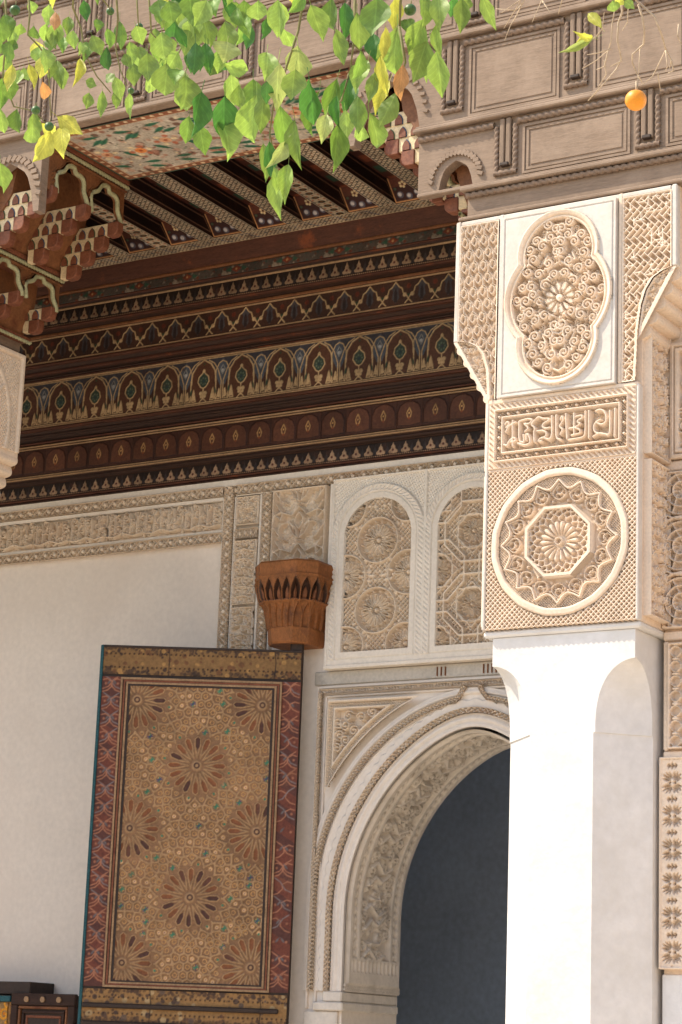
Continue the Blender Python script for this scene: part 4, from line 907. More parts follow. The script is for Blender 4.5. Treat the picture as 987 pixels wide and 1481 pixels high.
def inscription():
    w, h = .83, .355; cv = Cv(w, h, .0030); U, V = cv.U, cv.V; e = np.minimum(np.minimum(U, w-U), np.minimum(V, h-V))
    cv.H[:] = .018; rope_frame(cv, .003, w-.003, .003, h-.003, .033, .022)
    e2 = e-.044; bandm = (e2 > 0) & (e2 < .034); s_ = np.where(np.minimum(V, h-V) < np.minimum(U, w-U), U, V)
    cv.H = np.where((e > .036) & (e < .045), .028, cv.H)
    cv.H = np.where(bandm, .024*diam(s_, e2, .056, .034), cv.H); cv.H = np.where((e2 >= .034) & (e2 < .043), .028, cv.H)
    inn = e2 >= .043; cv.H = np.where(inn, 0, cv.H); x0, y0, iw, ih = .090, .090, w-.180, h-.180
    arabesque(cv, .013, .005, .010, lambda x, y: x0+.01 < x < w-x0-.01 and y0+.01 < y < h-y0-.01, 8)
    for p in SCRIPT_:
        q = [(x0+a*iw, y0+b*ih) for a, b in p]; 
        if len(q) > 2:
            z = np.array(q); t = np.linspace(0, len(q)-1, len(q)*5); q2 = np.c_[np.interp(t, range(len(q)), z[:, 0]), np.interp(t, range(len(q)), z[:, 1])]
            k = np.array([1, 2, 3, 2, 1.])/9; qq = q2.copy()
            for i in range(2): qq[2:-2] = np.stack([np.convolve(qq[:, j], k, 'valid') for j in (0, 1)], 1)
            q = qq
        cv.stroke(q, .0155, .030, None, True)
    return cv.mesh('inscription', skirt=.01)
def quatre(X, Z, off=0):                               # signed distance of the lobed cartouche (world x,z relative to centre)
    return np.minimum(np.minimum(np.hypot(X, Z)-.308, np.hypot(X, Z-.243)-.235), np.hypot(X, Z+.243)-.235)-off
def cartouche():
    w, h = .655, .998; cv = Cv(w, h, .0029); c = (.330, .508); X, Z = cv.U-c[0], cv.V-c[1]; d = quatre(X, Z)
    f = lambda x, y: float(quatre(np.float64(x-c[0]), np.float64(y-c[1]))) < -.055 and math.hypot(x-c[0], y-c[1]) > .105
    arabesque(cv, .018, .0085, .020, f, 34, c[0]); arabesque(cv, .0285, .0135, .036, f, 33, c[0], fat=1.5)
    for sg in (-1, 1):
        for q in ([(0, .33), (.03, .30), (.035, .26), (.0, .235)], [(.0, .40), (.03, .385), (.05, .36), (.03, .335)], [(0, .20), (.05, .17), (.09, .20), (.07, .24)]):
            for s2 in (-1, 1): cv.stroke([(c[0]+sg*a, c[1]+s2*b) for a, b in q], .016, .025, None, True)
    cv.where(np.hypot(X, Z) < .098, .002); rosette(cv, c[0], c[1], .128, 12, .024, beads=False, rim=False, a0=.13)
    for k in range(12):
        a = .13+k*math.pi/6; cv.fill([(c[0]+q*math.cos(a)-t*math.sin(a), c[1]+q*math.sin(a)+t*math.cos(a)) for q, t in ((.03, 0), (.062, .013), (.080, .011), (.088, 0), (.080, -.011), (.062, -.013))], .020)
    cv.disc(c[0], c[1], .020, .024)
    m_in = d < -.044
    H = np.where(m_in, cv.H, .030); fr = np.interp(np.clip(d, -.044, .0), [-.044, -.036, -.028, -.022, -.006, 0], [.026, .030, .022, .034, .040, .036]); H = np.where((d >= -.044) & (d < 0), fr, H)
    e = np.minimum(np.minimum(cv.U, w-cv.U), np.minimum(cv.V, h-cv.V)); H = np.where(d >= 0, .026, H); H = np.where((e > .014) & (e < .019), .021, H); cv.H = H
    return cv, d
def strip_left():
    w, h = .232, 1.0; cv = Cv(w, h, .0029); X, Z = cv.U-5.440, cv.V+4.985
    px, pz = .0565, .072
    for j in range(15):
        for i in range(-1, 5):
            x = .028+px*i+(px/2 if j % 2 else 0); y = pz*j
            cv.stroke([(x-px/2, y), (x-px*.46, y+pz*.5), (x-px*.25, y+pz*.85), (x, y+pz*1.02), (x+px*.25, y+pz*.85), (x+px*.46, y+pz*.5), (x+px/2, y)], .0065, .020)
            for sg in (-1, 1): cv.stroke([(x+sg*.003, y+.012), (x+sg*.017, y+.030), (x+sg*.010, y+.052), (x, y+.060)], .0085, .022, None, True)
            cv.stroke([(x, y+.008), (x, y+.052)], .006, .015)
    zl, xl = [4.98, 5.15, 5.24, 5.29, 5.315, 5.33], [-5.246, -5.258, -5.285, -5.325, -5.37, -5.44]; lim = np.interp(Z, zl, xl, right=-9)
    e = np.minimum(np.minimum(cv.U, w-cv.U), h-cv.V); cv.H = np.where(e < .008, .022, cv.H)
    d = np.where(Z < 5.33, X-lim, 9); cv.H = np.where(d < .014, .026, cv.H)
    return cv.mesh('scale_panel', mask=d > -.002)
def strip_right():
    w, h = .272, 1.0; cv = Cv(w, h, .0029); X, Z = cv.U-4.490, cv.V+4.985; q = .040
    d = latt(cv.U, cv.V, q); i = np.floor((cv.U+cv.V)/q).astype(int); j = np.floor((cv.U-cv.V)/q).astype(int)
    a = ((cv.U+cv.V)/q) % 1; b = ((cv.U-cv.V)/q) % 1; da = np.minimum(a, 1-a)*q*.707; db = np.minimum(b, 1-b)*q*.707
    ka = (np.round((cv.U+cv.V)/q).astype(int)*2+j*3) % 5 != 0; kb = (np.round((cv.U-cv.V)/q).astype(int)*2+i*3) % 5 != 1
    cv.H = .020*np.maximum(sm(da, .0085, .003)*ka, sm(db, .0085, .003)*kb)
    rng = random.Random(2)
    for n_ in range(90):
        x, y = rng.uniform(.02, w-.02), rng.uniform(.02, h-.02); x = round(x/(q/2))*q/2; y = round(y/(q/2))*q/2
        p = [(x-.018, y), (x+.018, y)] if n_ % 2 else [(x, y-.018), (x, y+.018)]; cv.stroke(p, .011, .019)
    zc = [5.565, 5.55, 5.52, 5.46, 5.38, 5.25, 4.98]; xc_ = [-4.215, -4.262, -4.315, -4.355, -4.38, -4.398, -4.41]
    lim = np.interp(Z, zc[::-1], xc_[::-1], right=9); dd = lim-X; e = np.minimum(np.minimum(cv.U, w-cv.U), np.minimum(cv.V, h-cv.V)); cv.H = np.where(e < .008, .022, cv.H)
    cv.H = np.where((Z < 5.565) & (dd < .016), .026, cv.H)
    return cv.mesh('knot_panel', mask=(Z > 5.565) | (dd > 0))
def arab_panel(w, h, r, seed, res=.0036, top=False):
    cv = Cv(w, h, res); arabesque(cv, r, r*.33, .016, lambda x, y: .012 < x < w-.012 and .012 < y < h-.012, seed, w/2)
    e = np.minimum(np.minimum(cv.U, w-cv.U), np.minimum(cv.V, h-cv.V)); cv.H = np.where(e < .009, .018, cv.H); return cv.mesh('arabesque_panel', skirt=.008)
MED = medallion(); INS = inscription(); CAR = cartouche(); SL = strip_left(); SR = strip_right(); AP = arab_panel(.25, .80, .030, 101, .0034)
def cut_mesh(cvd, nm, mk): return cvd.mesh(nm, mask=mk)
cvm, poly_, star_, oc_, r_ = MED
mp_ = {'lattice_ground': cut_mesh(cvm, 'lattice_ground', poly_ > .384), 'medallion_ring': cut_mesh(cvm, 'medallion_ring', (poly_ <= .390) & (poly_ > .339)), 'star_band': cut_mesh(cvm, 'star_band', (poly_ <= .345) & (oc_ > .180)), 'rosette': cut_mesh(cvm, 'rosette', oc_ <= .187)}
cvc, dc = CAR
car_in = cvc.mesh('arabesque', mask=dc < -.040); car_fr = cvc.mesh('cartouche_moulding', mask=(dc >= -.047) & (dc < .006)); car_bg = cvc.mesh('white_field', mask=dc >= -.001)
def shaft_mesh(x0, x1, y0, y1, a, zlow, zb, zt, ztop):
    """square block that becomes a chamfered shaft through curved squinches"""
    def ring(aa, z, ins=0):
        X0, X1, Y0, Y1 = x0+ins, x1-ins, y0+ins*.0, y1-ins; aa = max(aa, .0015)
        return [(X0+aa, Y0, z), (X1-aa, Y0, z), (X1, Y0+aa, z), (X1, Y1-aa, z), (X1-aa, Y1, z), (X0+aa, Y1, z), (X0, Y1-aa, z), (X0, Y0+aa, z)]
    rs = [ring(a, zlow), ring(a, zb-.001), ring(a-.010, zb)]; n = 14
    for i in range(1, n+1): t = i/n; tt = math.sin(t*math.pi/2); rs.append(ring((a-.010)*max(0, 1-tt**2.7)**.52, zb+(zt-zb)*tt))
    rs.append(ring(0, ztop)); v = [p for r in rs for p in r]; f = []
    for i in range(len(rs)-1):
        for k in range(8): f.append((i*8+k, i*8+(k+1) % 8, (i+1)*8+(k+1) % 8, (i+1)*8+k))
    f.append(tuple(range(8))[::-1]); f.append(tuple(range(len(v)-8, len(v)))); return mesh('shaft', v, f)
DP = 1.9
CSP = [corbel_spandrel(-1), corbel_spandrel(1)]
def pier(label, mirror=False):
    """the right-hand pier; the other one is its mirror image about the axis of the opening"""
    t = thing('pier', label, 'pier', (2*CX+4.83 if mirror else -4.83, 10.42, 0), 'piers of the portico')
    def pp(nm, me, m, loc=(0, 0, 0), rz=0, d=1.0, flip=True):
        if mirror and flip: put(nm, me, m, t, (2*CX-loc[0], loc[1], loc[2]), (0, 0, -rz), (-1, d, 1))
        elif mirror: put(nm, me, m, t, (2*CX+9.66+loc[0]-2*CX*0-9.66+(-4.96), loc[1], loc[2]), (0, 0, rz), (1, d, 1))
        else: put(nm, me, m, t, loc, (0, 0, rz), (1, d, 1))
    pp('shaft', shaft_mesh(-5.215, -4.425, 10.004, 10.80, .222, 0, 3.215, 3.575, 3.72), 'white')
    pp('capital_ledge', boxm(-5.262, -4.392, 9.985, 10.86, 3.722, 3.757, .010), 'white')
    pp('lower_block', boxm(-5.255, -4.397, 10.003, 10.85, 3.757, 4.972, .003), 'carve')
    p = [(-5.463, 6.015), (-5.463, 5.332)]+scallop(-5.463, 5.330, -5.257, 4.972, 5, .034)[1:]+[(-4.397, 4.972), (-4.397, 5.20)]
    p += [(x, z) for x, z in scallop(-4.194, 5.565, -4.395, 5.215, 5, .034)[::-1]]+[(-4.194, 5.57), (-4.194, 6.015)]
    pp('upper_block', prism(p, 10.003, 10.85), 'carve')
    for nm, me in mp_.items(): pp(nm, me, 'carve', (-5.239, 10.0, 3.757), d=DP)
    pp('inscription', INS, 'carve', (-5.241, 9.998, 4.603), d=DP, flip=False)
    pp('white_field', car_bg, 'wplaster', (-5.174, 9.971, 4.984), d=1.25); pp('cartouche_moulding', car_fr, 'carve', (-5.174, 9.971, 4.984), d=1.25); pp('arabesque', car_in, 'carve', (-5.174, 10.001, 4.984), d=1.95)
    for x0, x1, z0, z1 in ((-5.174, -4.519, 4.984, 4.990), (-5.174, -4.519, 5.976, 5.982), (-5.174, -5.168, 4.990, 5.976), (-4.525, -4.519, 4.990, 5.976)): pp('panel_edge', boxm(x0, x1, 9.9405, 10.004, z0, z1, 0), 'wplaster')
    pp('scale_panel', SL, 'carve', (-5.440, 10.001, 4.985), d=DP); pp('knot_panel', SR, 'carve', (-4.490, 10.001, 4.985), d=DP)
    for me, lc in CSP: pp('corbel_spandrel', me, 'carve', lc, d=1.6)
    for x0, x1, z0, z1, m in ((-5.468, -5.438, 5.33, 6.012, 'wplaster'), (-5.206, -5.178, 4.985, 6.012, 'wplaster'), (-4.516, -4.490, 4.985, 6.012, 'carve'), (-4.220, -4.190, 5.57, 6.012, 'wplaster'), (-5.262, -5.243, 3.757, 4.97, 'wplaster'), (-4.409, -4.392, 3.757, 4.97, 'wplaster')):
        pp('fillet', boxm(x0, x1, 9.962, 10.01, z0, z1, .006), m)
    for x0, x1, z0, z1, m in ((-5.437, -4.222, 5.984, 6.010, 'wplaster'), (-5.255, -4.40, 4.958, 4.984, 'carve'), (-5.242, -4.410, 4.592, 4.604, 'carve')): pp('fillet', boxm(x0, x1, 9.964, 10.01, z0, z1, .005), m)
    for zz in (3.79, 4.62): pp('arabesque_panel', AP, 'carve', (-4.394, 10.03, zz), math.pi/2, 2.3); pp('arabesque_panel', AP, 'carve', (-5.258, 10.28, zz), -math.pi/2, 2.3)
    return t
pr = pier('right pier, whitewashed chamfered shaft under carved plaster medallion, inscription and lobed cartouche')
pl_ = pier('left pier, carved plaster block cut off by the left edge of the picture', True)
# inner flank of the left pier: tall carved field
def flank():
    w, h = .83, .66; cv = Cv(w, h, .0042); U, V = cv.U, cv.V
    d = np.minimum(np.minimum(U, w-U), h-V)
    cv.H = .016*sm(latt(U, V, .03), .010, .004); x = w/2
    cen = np.hypot((U-x)/.30, (V-.16)/.42)-1; arabesque(cv, .030, .011, .018, lambda a, b: ((a-x)/.30)**2+((b-.16)/.42)**2 > 1.12, 121, x)
    cv.H = np.where((cen > -.03) & (cen < .06), .022, cv.H); cv.H = np.where(d < .025, .024, cv.H); cv.H = np.where((d > .025) & (d < .04), .004, cv.H)
    cv.H = np.where((np.abs(((U-x)*1.0+(V-.16)*.9)) < .012) & (cen < 0) | (np.abs(((U-x)*1.0-(V-.16)*.9)) < .012) & (cen < 0), .022, cv.H)
    return cv.mesh('flank_panel', skirt=.01)
put('flank_panel', flank(), 'carve', pl_, (2*CX+5.458, 10.01, 5.345), (0, 0, math.pi/2))

# =================================================================== carved infill wall beyond the right pier
iw = thing('carved_wall', 'tan carved plaster wall with pierced panels beside the right pier', 'wall', (-3.5, 10.3, 0))
box('wall_face', -4.395, WX1+.3, 10.303, 10.85, 0, 6.03, 'carve', iw, 0)
YI = 10.300
def lat_panel(w, h, kind):
    cv = Cv(w, h, .0036); U, V = cv.U, cv.V; e = np.minimum(np.minimum(U, w-U), np.minimum(V, h-V))
    if kind == 0:
        p = .075; cv.H = .016*np.maximum(sm(np.abs(np.hypot((U % p)-p/2, (V % p)-p/2)-p*.36), .0075, .003), np.maximum(sm(np.minimum(U % p, p-U % p), .014, .004)*(np.abs((V % p)-p/2) < p*.22), sm(np.minimum(V % p, p-V % p), .014, .004)*(np.abs((U % p)-p/2) < p*.22)))
    elif kind == 1:
        cv.H[:] = .016; px, p = .130, .165
        for j in range(int(h/p)+1):
            for i in range(int(w/px)+1):
                x, y = .065+px*i, .080+p*j
                for sx in (-1, 1):
                    for sy in (-1, 1):
                        for k, (r0, ln, wd) in enumerate(((.020, .034, .011), (.016, .046, .012), (.017, .043, .011), (.020, .034, .010))):
                            a = .42+.30*k; cv.fill(drop(x+sx*r0*math.cos(a), y+sy*r0*math.sin(a), ln, wd, math.atan2(sy*math.sin(a), sx*math.cos(a))), 0, None, 'set')
                for q in (-.0825, .0825):
                    for dx in (-.018, 0, .018): cv.fill([(x+dx, y+q-.016+abs(dx)*.3), (x+dx+.007, y+q), (x+dx, y+q+.016-abs(dx)*.3), (x+dx-.007, y+q)], 0, None, 'set')
                cv.disc(x-.014, y, .006, 0, None, 'set'); cv.disc(x+.014, y, .006, 0, None, 'set')
    elif kind == 2:
        for j in range(3):
            for i in range(3):
                x, y = .10+.40*i, .13+.29*j+(.0 if i % 2 == 0 else .0); cv.where(np.hypot(U-x, V-y) < .15, 0)
                for rr in (.045, .085, .125): cv.stroke(circ(x, y, rr, 30), .011, .02)
                for k in range(8): a = k*.785; cv.stroke([(x+.03*math.cos(a), y+.03*math.sin(a)), (x+.13*math.cos(a+.4), y+.13*math.sin(a+.4))], .009, .018)
        arabesque(cv, .032, .011, .020, lambda a, b: min(math.hypot(a-.10-.40*i, b-.13-.29*j) for i in range(3) for j in range(3)) > .15, 131)
        for j in range(3):
            for i in range(3): cv.stroke(circ(.10+.40*i, .13+.29*j, .15, 36), .014, .024)
    else:
        arabesque(cv, .034, .012, .02, lambda a, b: .06 < a < w-.06 and .05 < b < h-.09, 141, w/2); cv.H = np.where(e < .05, .022, cv.H); cv.H = np.where((e > .018) & (e < .026), .004, cv.H)
    cv.H = np.where(e < .010, .020, cv.H); return cv.mesh('pierced_panel', skirt=.008)
put('pierced_panel', lat_panel(.60, .615, 3), 'carve', iw, (-4.352, YI, 4.645), scale=(1, 2.2, 1)); put('pierced_panel', lat_panel(.60, .615, 3), 'carve', iw, (-3.65, YI, 4.645), scale=(1, 2.2, 1))
put('roundel_panel', lat_panel(1.10, .81, 2), 'carve', iw, (-4.392, YI, 3.765), scale=(1, 2.2, 1)); put('grille', lat_panel(.66, .53, 0), 'carve', iw, (-4.362, YI, 3.158), scale=(1, 2.2, 1)); put('leaf_panel', lat_panel(.80, 1.03, 1), 'carve', iw, (-4.405, YI, 2.085), scale=(1, 2.2, 1))
for x0, x1, z0, z1 in ((-4.392, -3.2, 3.705, 3.75), (-4.392, -3.2, 3.10, 3.145), (-4.392, -4.366, 3.15, 3.70), (-4.392, -3.2, 4.585, 4.635), (-4.392, -4.36, 4.65, 5.28)): box('fillet', x0, x1, YI-.026, YI+.01, z0, z1, 'carve', iw, .006)
box('plinth', -4.40, WX1+.3, YI-.012, YI+.01, 0, 2.06, 'white', iw)

